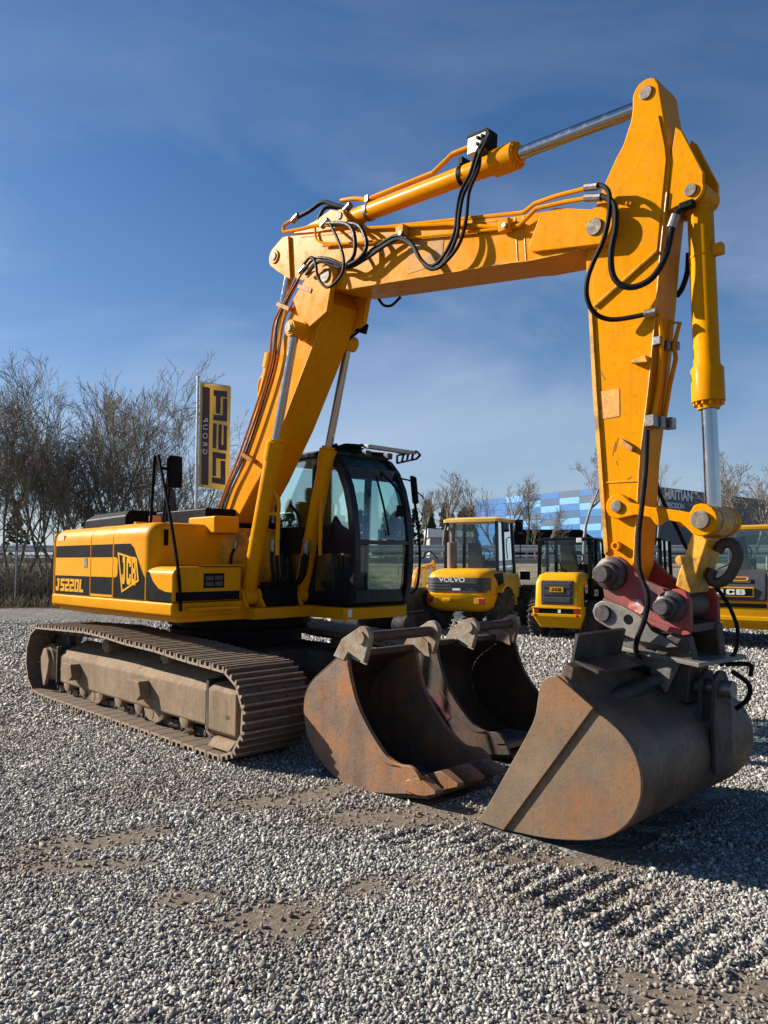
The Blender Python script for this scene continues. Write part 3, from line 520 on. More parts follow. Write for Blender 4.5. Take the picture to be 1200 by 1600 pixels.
# right side is seen from -y, so +x runs to the right there
q = XZ([(185, 863), (215, 873), (218, 908), (191, 926)], -1.3)
cxy = (sum(p[0] for p in q) / 4, sum(p[1] for p in q) / 4)
inn = [(cxy[0] + (p[0] - cxy[0]) * 0.86, cxy[1] + (p[1] - cxy[1]) * 0.88) for p in q]
b = B()
for i in range(4):
    j = (i + 1) % 4; b.prism([q[i], q[j], inn[j], inn[i]], -1.309, -1.3035, 'y')
b.build('emblem_frame', YELC, pf, smooth=0)
block('emblem_letter', 'JCB', (cxy[0] + 0.0, -1.3035, cxy[1] + 0.005), (1, 0, -0.03), (-0.03, 0, 1), 0.34, 0.30, YELC, pf)
block('model_letter', 'JS220L', (XR + 0.52, -1.3035, 1.40), (1, 0, 0), Uz, 0.86, 0.155, YELC, pr, slant=0.12)
b = B(); b.box(-1.37, -1.28, -1.306, -1.3005, 1.62, 1.73); b.build('door_latch', PIN, pr)
b = B(); b.box(-2.19, -2.0, -1.303, -1.3004, 1.95, 2.03); b.build('faded_sticker', mat('sticker', (0.62, 0.42, 0.2), 0.6, c2=(0.7, 0.6, 0.5), c2amt=0.6, c2scale=20), pr)
b = B(); b.box(XF + 0.001, XF + 0.006, -1.15, -1.10, 1.86, 2.03); b.build('tail_reflector', BLK, pf)
# grab rail and mirror
b = B(); A1 = (0.80, -1.22, 1.2)
for pts in ([A1, (0.80, -1.25, 1.55), (0.62, -1.25, 2.1), (0.36, -1.25, 2.72), (0.30, -1.25, 2.80), (0.25, -1.25, 2.74), (0.19, -1.25, 2.10)], [(0.18, -1.1, 2.1), (0.27, -1.1, 2.68)], [(0.40, -1.25, 2.66), (0.36, -1.13, 2.64), (0.30, -1.10, 2.5), (0.24, -1.10, 2.12)]): b.tube(pts, 0.017, 8)
b.build('grab_rail', BLK, ex)
mr_ = PX(274, 738, 0.36)
b = B(); b.loft([[(0.36 + dx, mr_[1] - 0.03 + dy, mr_[2] + dz) for dy, dz in ((-0.085, -0.17), (0.085, -0.17), (0.085, 0.17), (-0.085, 0.17))] for dx in (0.0, 0.07)]); mo = b.build('mirror', BLK, ex, bevel=0.03, seg=3)
# boom foot mount plates (round-topped) and cylinder clevises
for sy in (-1, 1):
    pts = [(-0.35, 1.2), (0.55, 1.2)] + [(0.40, 1.45)] + [(0.05 + 0.21 * math.cos(a), 1.83 + 0.21 * math.sin(a)) for a in np.linspace(0.0, PI, 12)] + [(-0.35, 1.4)]
    b = B(); b.prism(pts, sy * 0.30, sy * 0.36, 'y'); mp_ = b.build('boom_mount_plate', YEL, ex, bevel=0.008)
    b = B(); b.cyl((0.02, sy * 0.355, 1.83), (0.02, sy * 0.375, 1.83), 0.15, n=28); b.cyl((0.13, sy * 0.37, 1.80), (0.13, sy * 0.395, 1.80), 0.028, n=10); b.build('pivot_cover', YEL, mp_, bevel=0.004)
b = B(); b.cyl((-0.02, -0.52, 1.88), (-0.02, -0.36, 1.88), 0.06); b.build('pivot_pin', YELW, ex)
CF, CT = (0.68, 1.31), (1.50, 4.07)        # boom lift cylinder: foot and head in the side plane
b = B(); b.box(0.35, 0.82, -0.22, 0.22, 1.2, 1.42); b.build('front_cover', BLK, ex, bevel=0.02)
for sy in (-1, 1):
    yc = sy * 0.36
    for k in (-1, 1):
        b = B(); pts = [(CF[0] - 0.16, 1.2), (CF[0] + 0.18, 1.2)] + [(CF[0] + 0.10 * math.cos(a), CF[1] + 0.10 * math.sin(a)) for a in np.linspace(-0.1, PI + 0.1, 10)]
        b.prism(pts, yc + k * 0.085, yc + k * 0.125, 'y'); b.build('cylinder_clevis', YEL, ex, bevel=0.006)
    d = Vector((CT[0] - CF[0], 0, CT[1] - CF[1])); ln = d.length; d.normalize(); p0 = Vector((CF[0], yc, CF[1]))
    b = B(); b.cyl((CF[0], yc - 0.075, CF[1]), (CF[0], yc + 0.075, CF[1]), 0.095); b.lathe(p0, d, [(0.06, 0.06), (0.10, 0.085), (1.50, 0.085), (1.505, 0.098), (1.70, 0.098), (1.705, 0.075), (1.73, 0.075)], 28)
    b.lathe(p0 + d * 0.62, d, [(0, 0.092), (0.035, 0.092)], 24)
    lc = b.build('lift_cylinder', YEL, ex)
    b = B(); b.cyl(p0 + d * 1.7, p0 + d * (ln - 0.08), 0.045, n=24); b.build('cylinder_rod', CHR, lc)
    b = B(); b.cyl((CT[0], yc - 0.08, CT[1]), (CT[0], yc + 0.08, CT[1]), 0.085); b.cyl((CT[0], yc - sy * 0.15, CT[1]), (CT[0], yc + sy * 0.09, CT[1]), 0.06); b.build('rod_eye', YEL, lc, bevel=0.005)
    b = B(); b.cyl((CT[0], yc + sy * 0.088, CT[1]), (CT[0], yc + sy * 0.1, CT[1]), 0.04); b.cyl((CF[0], yc - 0.14, CF[1]), (CF[0], yc + 0.14, CF[1]), 0.04); b.parts('cylinder_pin', PIN, lc)
    # hard lines and flexible hoses at the foot
    b = B()
    for k, (o1, h0) in enumerate(((0.02, 0.95), (0.06, 0.78))):
        a = p0 + d * h0; xo = Vector((0.10 + o1, -sy * 0.05 if sy > 0 else 0.09, 0))
        b.tube([p0 + d * (h0 + 0.25 - 0.1 * k) + Vector((0.05, 0.02, 0)), a + d * 0.12 + xo, a + xo + Vector((0.03, 0, -0.08)), a + xo + Vector((0.03, 0, -0.30))], 0.021, 8)
    b.parts('hard_line', YEL, lc)
b = B(); rr = random.Random(5)
for sy in (-1, 1):
    for k in range(4):
        y1 = sy * (0.24 - 0.045 * k); x1 = 0.86 + 0.03 * k
        b.tube([(x1 + 0.08, y1 + 0.01, 1.86 - 0.04 * k), (x1 + 0.09, y1, 1.7), (x1 + 0.07, y1 * 0.85, 1.52), (x1 - 0.05, y1 * 0.7, 1.42), (x1 - 0.25, y1 * 0.55, 1.45)], 0.021, 8)
for pts in ([(0.52, -0.42, 1.85), (0.50, -0.46, 1.72), (0.5, -0.43, 1.55), (0.45, -0.38, 1.42)], [(0.60, 0.26, 2.35), (0.72, 0.3, 2.2), (0.78, 0.28, 1.95)], [(0.1, -0.42, 2.25), (0.05, -0.45, 2.16), (0.0, -0.42, 2.05)]): b.tube(pts, 0.018, 8)
b.parts('hydraulic_hose', RUB, ex)
b = B()
for sy in (-1, 1):
    for k in range(2): x1 = 0.94 + 0.03 * k; y1 = sy * (0.24 - 0.045 * k) + 0.01; b.cyl((x1, y1, 1.80 - 0.04 * k), (x1, y1, 1.93 - 0.04 * k), 0.028, n=10)
b.cyl((0.53, -0.42, 1.83), (0.53, -0.42, 1.92), 0.025, n=10); b.parts('hose_fitting', ZIN, ex)
# ---------------- lower boom
LBY = 0.215
front = [(511, 472), (493, 531), (441, 666), (404, 748), (356, 839)]; rear = [(338, 827), (383, 710), (430, 577), (449, 500), (474, 440)]
pf_ = XZ(front, -LBY); pr_ = XZ(rear, -LBY)
lb_poly = pf_ + [(0.12, 1.70), (0.02, 1.66), (-0.1, 1.72), (-0.18, 1.88)] + pr_ + [XZ([(495, 432)], -LBY)[0]]
b = B(); b.prism(lb_poly, -LBY, LBY, 'y'); lb = b.build('lower_boom', YELB, ex, bevel=0.014)
LP = PY(507, 430, -0.29); LPx, LPz = LP[0], LP[2]
for sy in (-1, 1):
    e0 = XZ([(470, 505), (458, 468), (484, 425)], -0.27); e1 = XZ([(518, 446), (511, 487), (500, 497), (478, 516)], -0.27)
    pts = e0 + [(LPx + 0.13 * math.cos(a), LPz + 0.13 * math.sin(a)) for a in np.linspace(2.3, -0.2, 9)] + e1
    b = B(); b.prism(pts, sy * 0.216, sy * 0.275, 'y'); b.build('boom_ear', YELB, lb, bevel=0.008)
b = B(); b.cyl((LPx, -0.29, LPz), (LPx, 0.29, LPz), 0.07, n=28); b.build('boom_pin', PIN, lb, bevel=0.006)
d = Vector((CT[0], 0, CT[1])); b = B(); b.cyl((CT[0], -0.29, CT[1]), (CT[0], 0.29, CT[1]), 0.10, n=28); b.build('cylinder_boss', YELB, lb, bevel=0.006)
# adjusting cylinder behind the lower boom
UP_ = PY(429, 401, -0.24); a0 = Vector((UP_[0], 0, UP_[2])); a1 = Vector((0.12, 0, 2.55)); dd = (a1 - a0).normalized()
b = B(); b.lathe(a0 + dd * 1.02, dd, [(0, 0.06), (0.01, 0.105), (0.18, 0.105), (0.185, 0.088), ((a1 - a0).length - 1.02, 0.088)], 24); ac = b.build('adjusting_cylinder', YEL, ex)
b = B(); b.cyl(a0, a0 + dd * 1.05, 0.055, n=20); b.build('cylinder_rod', CHR, ac)
b = B(); h0 = a0 + dd * 1.25; b.tube([h0 + Vector((-0.09, 0, 0)), h0 + Vector((-0.19, 0, -0.05)), h0 + Vector((-0.22, 0, -0.2)), h0 + Vector((-0.14, 0, -0.32))], 0.022); b.parts('hard_line', YEL, ac)
# pipes running up the lower boom
b = B()
for k, (o, yy) in enumerate(((0, -0.20), (5, -0.235), (14, -0.245))):
    pts = [PY(335 + o * .6, 815 + o * .5, yy), PY(352 + o * .7, 765, yy), PY(372 + o, 716, yy), PY(405 + o, 620, yy), PY(421 + o, 560, yy), PY(428 + o, 505, yy), PY(448 + o, 465, yy), PY(462 + o, 437, yy)]
    b.tube(pts, 0.013 if k < 2 else 0.010, 8)
b.parts('boom_pipe', ORP, lb)
b = B(); b.tube([PY(337, 822, -.265), PY(360, 760, -.265), PY(385, 705, -.265), PY(412, 625, -.265), PY(430, 560, -.265), PY(434, 500, -.265), PY(470, 430, -.27), PY(485, 410, -.30)], 0.010, 6); b.build('cable', RUB, lb)
b = B()
for p in ((383, 715), (440, 480), (474, 452)):
    c = PY(p[0] + 6, p[1], -0.245); b.obox(c, (0.11, 0, -0.055), (0, 0.04, 0), (0.012, 0, 0.02))
b.parts('pipe_bracket', ORP, lb, bevel=0.004)
b = B(); c = PY(565, 512, 0.30); b.obox(c, (0.02, 0, -0.012), (0, 0.075, 0), (0.02, 0, 0.05)); b.bar((c[0] - 0.02, 0.28, c[2] - 0.04), (c[0] - 0.22, 0.26, c[2] - 0.12), 0.03, 0.02); b.build('work_lamp', BLK, lb, bevel=0.01)
# ---------------- upper boom
UBY = 0.205
ub_poly = XZ([(443, 369), (520, 361), (600, 353), (700, 345), (800, 338), (830, 333), (865, 327), (900, 330), (918, 340), (926, 372), (905, 391), (880, 398), (823, 410), (800, 412), (700, 428), (600, 444), (543, 453), (505, 449), (463, 436), (433, 423)], -UBY)
b = B(); b.prism(ub_poly, -UBY, UBY, 'y'); ub = b.build('upper_boom', YELB, ex, bevel=0.014)
UPx, UPz = UP_[0], UP_[2]; SPp = PY(928, 354, -0.26); SPx, SPz = SPp[0], SPp[2]
for sy in (-1, 1):
    e = XZ([(455, 437), (434, 424)], -0.22); e2 = XZ([(443, 371), (452, 369)], -0.22)
    pts = [e[1]] + [(UPx + 0.115 * math.cos(a), UPz + 0.115 * math.sin(a)) for a in np.linspace(-2.4, -4.2, 9)] + e2 + [e[0]]
    b = B(); b.prism(pts, sy * 0.2055, sy * 0.235, 'y'); b.build('rear_lug', YELB, ub, bevel=0.006)
    e = XZ([(832, 394), (826, 388), (845, 336), (868, 325)], -0.235)
    pts = e + [(SPx + 0.145 * math.cos(a), SPz + 0.145 * math.sin(a)) for a in np.linspace(1.75, -1.3, 12)]
    b = B(); b.prism(pts, sy * 0.17, sy * 0.25, 'y'); b.build('stick_lug', YELB, ub, bevel=0.012)
b = B(); b.cyl((UPx, -0.25, UPz), (UPx, 0.25, UPz), 0.075, n=24); b.build('rear_boss', YELB, ub, bevel=0.006)
b = B(); b.cyl((UPx, -0.26, UPz), (UPx, 0.26, UPz), 0.045, n=24); b.cyl((SPx, -0.265, SPz), (SPx, 0.265, SPz), 0.062, n=24); b.parts('boom_pin', PIN, ub, bevel=0.005)
# bracket and stick cylinder on top
K = PY(537, 340, -0.07); Kx, Kz = K[0], K[2]
for sy in (-1, 1):
    b = B(); e = XZ([(462, 368), (500, 347), (523, 330)], -0.07); e2 = XZ([(550, 345), (545, 362)], -0.07)
    b.prism(e + [(Kx + 0.07 * math.cos(a), Kz + 0.07 * math.sin(a)) for a in np.linspace(2.0, 0, 6)] + e2, sy * 0.085, sy * 0.13, 'y'); b.build('cylinder_bracket', YELB, ub, bevel=0.006)
b = B(); b.cyl((Kx, -0.14, Kz), (Kx, 0.14, Kz), 0.04, n=18); b.build('bracket_pin', PIN, ub)
ST = PY(1008, 144, -0.16); STx, STz = ST[0], ST[2]
c0 = Vector((Kx, 0, Kz)); c1 = Vector((STx, 0, STz)); dd = (c1 - c0).normalized(); TL = (c1 - c0).length
gl = PY(812, 240, 0); LB_ = (Vector(gl) - c0).length
b = B(); b.cyl((Kx, -0.08, Kz), (Kx, 0.08, Kz), 0.075); b.lathe(c0, dd, [(0.04, 0.06), (0.10, 0.085), (LB_ - 0.42, 0.085), (LB_ - 0.40, 0.088), (LB_ - 0.26, 0.088), (LB_ - 0.25, 0.115), (LB_ - 0.03, 0.115), (LB_ - 0.02, 0.075), (LB_ + 0.01, 0.075)], 28)
side_ = Vector((0, 1, 0)); upd = dd.cross(side_); upd = upd if upd.z > 0 else -upd
for i in range(12): a = 2 * PI * i / 12; q = c0 + dd * (LB_ - 0.035) + (side_ * math.cos(a) + upd * math.sin(a)) * 0.095; b.cyl(q, q + dd * 0.025, 0.013, n=6)
sc = b.build('stick_cylinder', YELB, ex)
b = B(); b.cyl(c0 + dd * (LB_ - 0.05), c1 - dd * 0.1, 0.055, n=28); b.build('cylinder_rod', CHR, sc)
b = B(); b.cyl(c1 - side_ * 0.09, c1 + side_ * 0.09, 0.09, n=24); b.build('rod_eye', YELB, sc)
b = B(); o = upd * 0.115 - side_ * 0.03; b.tube([c0 + dd * 0.35 + o, c0 + dd * (LB_ - 0.95) + o, c0 + dd * (LB_ - 0.72) + o + upd * 0.1, c0 + dd * (LB_ - 0.45) + o + upd * 0.1], 0.024, 10, spl=False); b.tube([c0 + dd * 0.3 + o, c0 + dd * 0.12 + o + upd * 0.06, c0 - dd * 0.1 + o + upd * 0.10], 0.024, 10); b.parts('hard_line', YELB, sc)
b = B(); b.obox(c0 + dd * (LB_ - 0.38) + upd * 0.175 - side_ * 0.05, dd * 0.10, side_ * 0.06, upd * 0.075); vb = b.build('valve_block', ZIN, sc, bevel=0.008)
b = B(); b.obox(c0 + dd * (LB_ - 0.265) + upd * 0.175 - side_ * 0.05, dd * 0.014, side_ * 0.062, upd * 0.078); b.obox(c0 + dd * (LB_ - 0.38) + upd * 0.262 - side_ * 0.05, dd * 0.11, side_ * 0.062, upd * 0.01)
for i in range(4): q = c0 + dd * (LB_ - 0.35 + 0.05 * (i % 2)) + upd * (0.15 + 0.055 * (i // 2)) - side_ * 0.11; b.cyl(q, q - side_ * 0.03, 0.014, n=8)
b.parts('valve_bolt', BLK, sc)
for f_ in (0.30, LB_ - 0.62):
    b = B(); b.lathe(c0 + dd * f_, dd, [(0, 0.093), (0.04, 0.093)], 24); b.obox(c0 + dd * (f_ + 0.02) + upd * 0.115, dd * 0.02, side_ * 0.06, upd * 0.03); b.parts('pipe_clamp', ZIN if f_ < 1 else BLK, sc)
# pipes on the upper boom side
b = B()
b.tube([PY(600, 355, -.19), PY(800, 334, -.19), PY(818, 332, -.2), PY(836, 318, -.22), PY(870, 306, -.25), PY(922, 293, -.27)], 0.017, 8, spl=False)
b.tube([PY(560, 357, -.235), PY(700, 350, -.235), PY(790, 356, -.235), PY(812, 352, -.24), PY(838, 326, -.26), PY(880, 316, -.27), PY(922, 309, -.28)], 0.017, 8, spl=False)
b.tube([PY(505, 384, -.235), PY(570, 378, -.235), PY(650, 371, -.235), PY(788, 357, -.235)], 0.013, 8, spl=False)
b.tube([PY(492, 356, -.22), PY(500, 378, -.235), PY(560, 380, -.235)], 0.012, 8)
b.tube([PY(443, 362, -.18), PY(445, 352, -.16), PY(462, 341, -.15)], 0.02, 8); b.tube([PY(443, 363, -.2), PY(470, 358, -.2), PY(500, 352, -.2), PY(560, 352, -.2)], 0.02, 8)
b.parts('boom_pipe', YELB, ub)
b = B()
for p in ((790, 353), (628, 362)):
    c = PY(p[0], p[1], -0.25); b.obox(c, (0.05, 0, 0), (0, 0.035, 0), (0, 0, 0.05))
b.parts('pipe_clamp', YELB, ub, bevel=0.008)
b = B()
for p in ((790, 353), (628, 365)):
    c = PY(p[0], p[1], -0.29); b.cyl(c, (c[0], c[1] - 0.03, c[2]), 0.022, n=8)
b.parts('clamp_bolt', ZIN, ub)
# faded emblem on the boom
q = XZ([(637, 378), (694, 371), (690, 412), (637, 428)], -0.206); b = B(); b.prism(q, -0.2085, -0.2055, 'y'); b.build('faded_emblem', mat('faded_print_boom', (0.42, 0.24, 0.08), 0.5, 0, 0.1, 6, c2=(0.22, 0.19, 0.16), c2amt=0.7, c2scale=9, dirt=(0.62, 0.24, 0.004), damt=0.95, dscale=6, spec=0.06), ub)
# hoses
def hose(name, pts, r, parent, dy=0.0, m=RUB): return B().tube([PY(a, b_, y + dy) for a, b_, y in pts], r, 10, sub=6).build(name, m, parent)
C1 = [(762, 212, -.13), (745, 238, -.14), (735, 270, -.16), (720, 300, -.2), (714, 330, -.27), (711, 360, -.31), (699, 390, -.32), (683, 411, -.31), (667, 415, -.30), (653, 400, -.3), (640, 376, -.29), (620, 368, -.28), (596, 380, -.28), (567, 400, -.29), (540, 413, -.31), (513, 404, -.33), (490, 405, -.33), (474, 424, -.30)]
hose('hydraulic_hose', C1, 0.0156, ub); hose('hydraulic_hose', [(a + 4, b_ + 5 - 9 * (i == 0), y - .02) for i, (a, b_, y) in enumerate(C1)], 0.0156, ub)
hose('hydraulic_hose', [(750, 233, -.14), (748, 262, -.16), (733, 300, -.21), (728, 345, -.28), (718, 380, -.33), (700, 405, -.34), (680, 420, -.33), (660, 408, -.32), (645, 385, -.31), (622, 373, -.30), (592, 388, -.30), (560, 408, -.32), (530, 418, -.33), (500, 409, -.35), (480, 428, -.32)], 0.0156, ub)
hose('hydraulic_hose', [(508, 349, -.2), (540, 350, -.28), (553, 365, -.32), (554, 395, -.33), (543, 413, -.33)], 0.0197, ub)
hose('hydraulic_hose', [(515, 352, -.2), (555, 350, -.28), (570, 368, -.32), (572, 388, -.33), (560, 405, -.33), (543, 415, -.34)], 0.0197, ub)
hose('hydraulic_hose', [(516, 350, -.24), (528, 375, -.33), (537, 405, -.36), (533, 430, -.37), (512, 449, -.37), (497, 433, -.37), (493, 410, -.36), (485, 402, -.35), (473, 415, -.3)], 0.0148, ub)
hose('hydraulic_hose', [(462, 341, -.15), (483, 330, -.13), (505, 316, -.10), (525, 321, -.08), (543, 325, -.06)], 0.0230, ub)
hose('hydraulic_hose', [(497, 343, -.12), (508, 325, -.10), (530, 325, -.04), (548, 330, -.0)], 0.0197, ub)
hose('hydraulic_hose', [(592, 468, .12), (600, 477, .1), (612, 477, .1), (626, 464, .12)], 0.0139, ub)
b = B()
for a_, b__, y in ((462, 341, -.15), (508, 349, -.2), (474, 421, -.3), (543, 325, -.06)): c = Vector(PY(a_, b__, y)); b.cyl(c - Vector((0.05, 0, 0.02)), c + Vector((0.05, 0, 0.02)), 0.032, n=10)
b.parts('hose_fitting', ZIN, ub)
# ---------------- stick
SY = 0.145
st_poly = [(STx + 0.105 * math.cos(a), STz + 0.105 * math.sin(a)) for a in np.linspace(3.1, 0.9, 8)] + XZ([(1029, 130), (1045, 227), (1048, 247), (1043, 300), (1033, 393), (1028, 457), (1015, 601), (1001, 716), (991, 883)], -SY)
SBp = PY(957, 896, -0.17); SBx, SBz = SBp[0], SBp[2]
st_poly += [(SBx + 0.12 * math.cos(a), SBz + 0.12 * math.sin(a)) for a in np.linspace(-0.5, -2.9, 7)] + XZ([(945, 869), (939, 785), (933, 699), (927, 613), (919, 495), (917, 467), (915, 400), (920, 350), (943, 290), (962, 247), (973, 227), (985, 190), (988, 170)], -SY)
b = B(); b.prism(st_poly, -SY, SY, 'y'); stk = b.build('stick', YELB, ex, bevel=0.012)
for sy in (-1, 1):                      # raised side plate of the upper stick
    q = XZ([(992, 262), (1030, 180), (1040, 230), (1042, 250), (1037, 300), (1028, 392), (930, 480), (925, 420), (960, 300)], -SY)
    b = B(); b.prism(q, sy * SY, sy * (SY + 0.012), 'y'); b.build('doubler_plate', YELB, stk, bevel=0.004)
    q = XZ([(921, 480), (926, 480), (934, 613), (940, 699), (946, 785), (952, 862), (946, 866), (940, 785), (934, 699), (928, 613)], -SY)
    b = B(); b.prism(q, sy * SY, sy * (SY + 0.018), 'y'); b.build('edge_flange', YELW, stk)
    c0_ = PY(943, 345, -SY); b = B(); b.cyl((SPx, sy * SY, SPz), (SPx, sy * 0.168, SPz), 0.16, n=28); b.build('pivot_boss', YELB, stk, bevel=0.005)
b = B(); b.cyl((STx, -0.16, STz), (STx, 0.16, STz), 0.048, n=24); b.build('stick_head_pin', PIN, stk, bevel=0.005)
BT = PY(1079, 297, -0.14); BTx, BTz = BT[0], BT[2]
for sy in (-1, 1):
    q = XZ([(1045, 330), (1050, 245), (1057, 199), (1066, 205), (1100, 270)], -0.12)
    pts = q + [(BTx + 0.085 * math.cos(a), BTz + 0.085 * math.sin(a)) for a in np.linspace(0.35, -1.9, 8)] + XZ([(1062, 322)], -0.12)
    b = B(); b.prism(pts, sy * 0.098, sy * 0.135, 'y'); b.build('bucket_cylinder_bracket', YELB, stk, bevel=0.006)
b = B(); b.cyl((BTx, -0.15, BTz), (BTx, 0.15, BTz), 0.042, n=24); b.build('bracket_pin', PIN, stk, bevel=0.004)
# small fittings on the stick face
b = B(); q = XZ([(988, 566), (1012, 556), (1016, 567), (990, 569)], -0.16); b.prism(q, -0.20, -SY, 'y'); q = XZ([(974, 686), (992, 699), (990, 707), (972, 695)], -0.16); b.prism(q, -0.19, -SY, 'y'); b.parts('pipe_tab', YELW, stk, bevel=0.004)
c = PY(966, 853, -SY); b = B(); b.lathe((c[0], -SY, c[2]), (0, -1, 0), [(0, 0.032), (0.045, 0.032), (0.046, 0.018), (0.03, 0.018)], 16); b.build('grease_boss', YELB, stk)
c = PY(986, 320, -SY); b = B(); b.lathe((c[0], -SY, c[2]), (0, -1, 0), [(0, 0.022), (0.04, 0.022), (0.041, 0.012), (0.03, 0.012)], 14); b.build('grease_boss', YELB, stk)
q = XZ([(938, 612), (967, 607), (968, 650), (940, 655)], -SY); b = B(); b.prism(q, -SY - 0.0025, -SY - 0.0003, 'y'); b.build('painted_over_sticker', mat('painted_sticker', (0.72, 0.29, 0.02), 0.55, 0, 0.1, 8, bump=0.3, dirt=(0.3, 0.14, 0.04), damt=0.5, dscale=12), stk)
hose('hydraulic_hose', [(923, 292, -.27), (940, 290, -.28), (952, 303, -.30), (951, 340, -.34), (942, 377, -.36), (927, 410, -.36), (918, 437, -.35), (917, 463, -.33), (927, 487, -.29), (947, 498, -.25), (973, 498, -.22), (1023, 488, -.19)], 0.0172, stk)
hose('hydraulic_hose', [(923, 308, -.28), (943, 308, -.29), (960, 320, -.31), (962, 353, -.34), (955, 393, -.34), (957, 427, -.32), (970, 445, -.3), (993, 448, -.27), (1020, 433, -.24), (1040, 400, -.20), (1050, 357, -.17), (1057, 333, -.16), (1074, 321, -.13)], 0.0213, stk)
hose('hydraulic_hose', [(1076, 395, .16), (1074, 425, .18), (1066, 450, .18), (1058, 462, .15)], 0.0197, stk)
b = B()
for p, q in (((915, 293, -.27), (935, 291, -.275)), ((915, 309, -.28), (940, 308, -.285)), ((1008, 491, -.195), (1026, 487, -.19)), ((1049, 356, -.17), (1056, 336, -.16))): b.cyl(PY(*p), PY(*q), 0.03, n=10)
b.parts('hose_fitting', ZIN, stk)
b = B(); c = PY(1074, 321, -.14); b.obox(c, (0.05, 0, 0), (0, 0.03, 0), (0, 0, 0.025)); b.build('elbow_fitting', BLK, stk, bevel=0.01)
# front face pipes and valve
b = B(); b.tube([PY(1024, 488, -.19), PY(1031, 489, -.16), PY(1034, 530, -.12), PY(1031, 600, -.10), PY(1020, 655, -.10)], 0.016, 8, spl=False); b.tube([PY(1045, 505, -.0), PY(1062, 504, .03), PY(1053, 540, .03), PY(1056, 560, .03), PY(1047, 600, .03), PY(1038, 655, .03)], 0.016, 8, spl=False)
for k in range(3): b.tube([PY(1038 + k * 4, 500, -.07 + .06 * k), PY(1030 + k * 4, 600, -.07 + .06 * k), PY(1024 + k * 4, 655, -.07 + .06 * k)], 0.013, 8, spl=False)
b.parts('stick_pipe', YELB, stk)
b = B()
for (px_, py_, yy) in ((1028, 533, -.13), (1040, 540, -.02), (1054, 541, .05)): c = PY(px_, py_, yy); b.obox(c, (0.03, 0, 0), (0, 0.025, 0), (0, 0, 0.03))
for (px_, py_, yy) in ((1018, 658, -.13), (1030, 660, -.05), (1046, 662, .05)): c = PY(px_, py_, yy); b.obox(c, (0.035, 0, 0), (0, 0.035, 0), (0, 0, 0.04))
b.parts('shut_off_valve', ZIN, stk, bevel=0.006)
hose('hydraulic_hose', [(1011, 672, -.18), (1009, 728, -.2), (1003, 790, -.26), (998, 836, -.27), (999, 890, -.30), (1012, 933, -.34), (1007, 968, -.34), (996, 998, -.32), (994, 1018, -.28), (1005, 1040, -.22), (1015, 1052, -.15)], 0.0180, stk)
hose('hydraulic_hose', [(1022, 730, .15), (1029, 765, .2), (1043, 797, .24), (1058, 826, .27), (1075, 860, .28), (1105, 900, .29), (1128, 929, .3), (1143, 955, .3), (1153, 987, .28), (1148, 1020, .22), (1125, 1040, .15)], 0.0139, stk)
# bucket cylinder
LK = PY(1094, 812, -0.21); LKx, LKz = LK[0], LK[2]
c0 = Vector((BTx, 0, BTz)); c1 = Vector((LKx, 0, LKz)); dd = (c1 - c0).normalized(); TL = (c1 - c0).length; g1 = (Vector(PY(1104, 640, 0)) - c0).length
b = B(); b.cyl(c0 - side_ * 0.09, c0 + side_ * 0.09, 0.085); b.lathe(c0, dd, [(0.03, 0.05), (0.08, 0.083), (g1 - 0.30, 0.083), (g1 - 0.27, 0.104), (g1 - 0.05, 0.104), (g1 - 0.045, 0.07), (g1 + 0.0, 0.07)], 32)
for f_ in (0.42, 0.10): b.lathe(c0 + dd * f_, dd, [(0, 0.087), (0.012, 0.087)], 24)
fr_ = dd.cross(side_); fr_ = fr_ if fr_.x > 0 else -fr_
for i in range(12): a = 2 * PI * i / 12; q = c0 + dd * (g1 - 0.045) + (side_ * math.cos(a) + fr_ * math.sin(a)) * 0.088; b.cyl(q, q + dd * 0.02, 0.011, n=6)
b.obox(c0 + dd * 0.4 + fr_ * 0.11, fr_ * 0.03, side_ * 0.03, dd * 0.035); bc = b.build('bucket_cylinder', YELB, ex)
b = B(); b.cyl(c0 + dd * (g1 - 0.05), c1 - dd * 0.07, 0.05, n=28); b.build('cylinder_rod', CHR, bc)
b = B(); b.cyl(c1 - side_ * 0.09, c1 + side_ * 0.09, 0.1, n=24); b.build('rod_eye', YELW, bc)
# links
LS = PY(963, 791, -0.21); z_ = lambda pts, y: XZ([(920 + a / 4.6154, 760 + b_ / 4.6154) for a, b_ in pts], y)
for sy in (-1, 1):
    top = z_([(290, 112), (420, 145), (540, 160), (640, 172), (720, 190)], -0.21); bot = z_([(690, 290), (650, 260), (540, 240), (520, 262), (490, 285), (465, 262), (440, 226), (330, 206)], -0.21)
    pts = [(LS[0] + 0.088 * math.cos(a), LS[2] + 0.088 * math.sin(a)) for a in np.linspace(-1.2, -5.0, 12)][::1]
    pts = [(LS[0] + 0.088 * math.cos(a), LS[2] + 0.088 * math.sin(a)) for a in np.linspace(5.0, 1.1, 12)] + top + [(LKx + 0.105 * math.cos(a), LKz + 0.105 * math.sin(a)) for a in np.linspace(2.0, -2.2, 12)] + bot
    b = B(); b.prism(pts, sy * 0.155, sy * 0.20, 'y'); sl_ = b.build('side_link', YELB, ex, bevel=0.008)
    if sy < 0:
        b = B(); b.lathe((LS[0], -0.20, LS[2]), (0, -1, 0), [(0, 0.042), (0.018, 0.042), (0.02, 0.015)], 20); b.cyl((LKx, -0.2, LKz), (LKx, -0.222, LKz), 0.06, n=24); b.parts('link_pin', PIN, sl_, bevel=0.004)
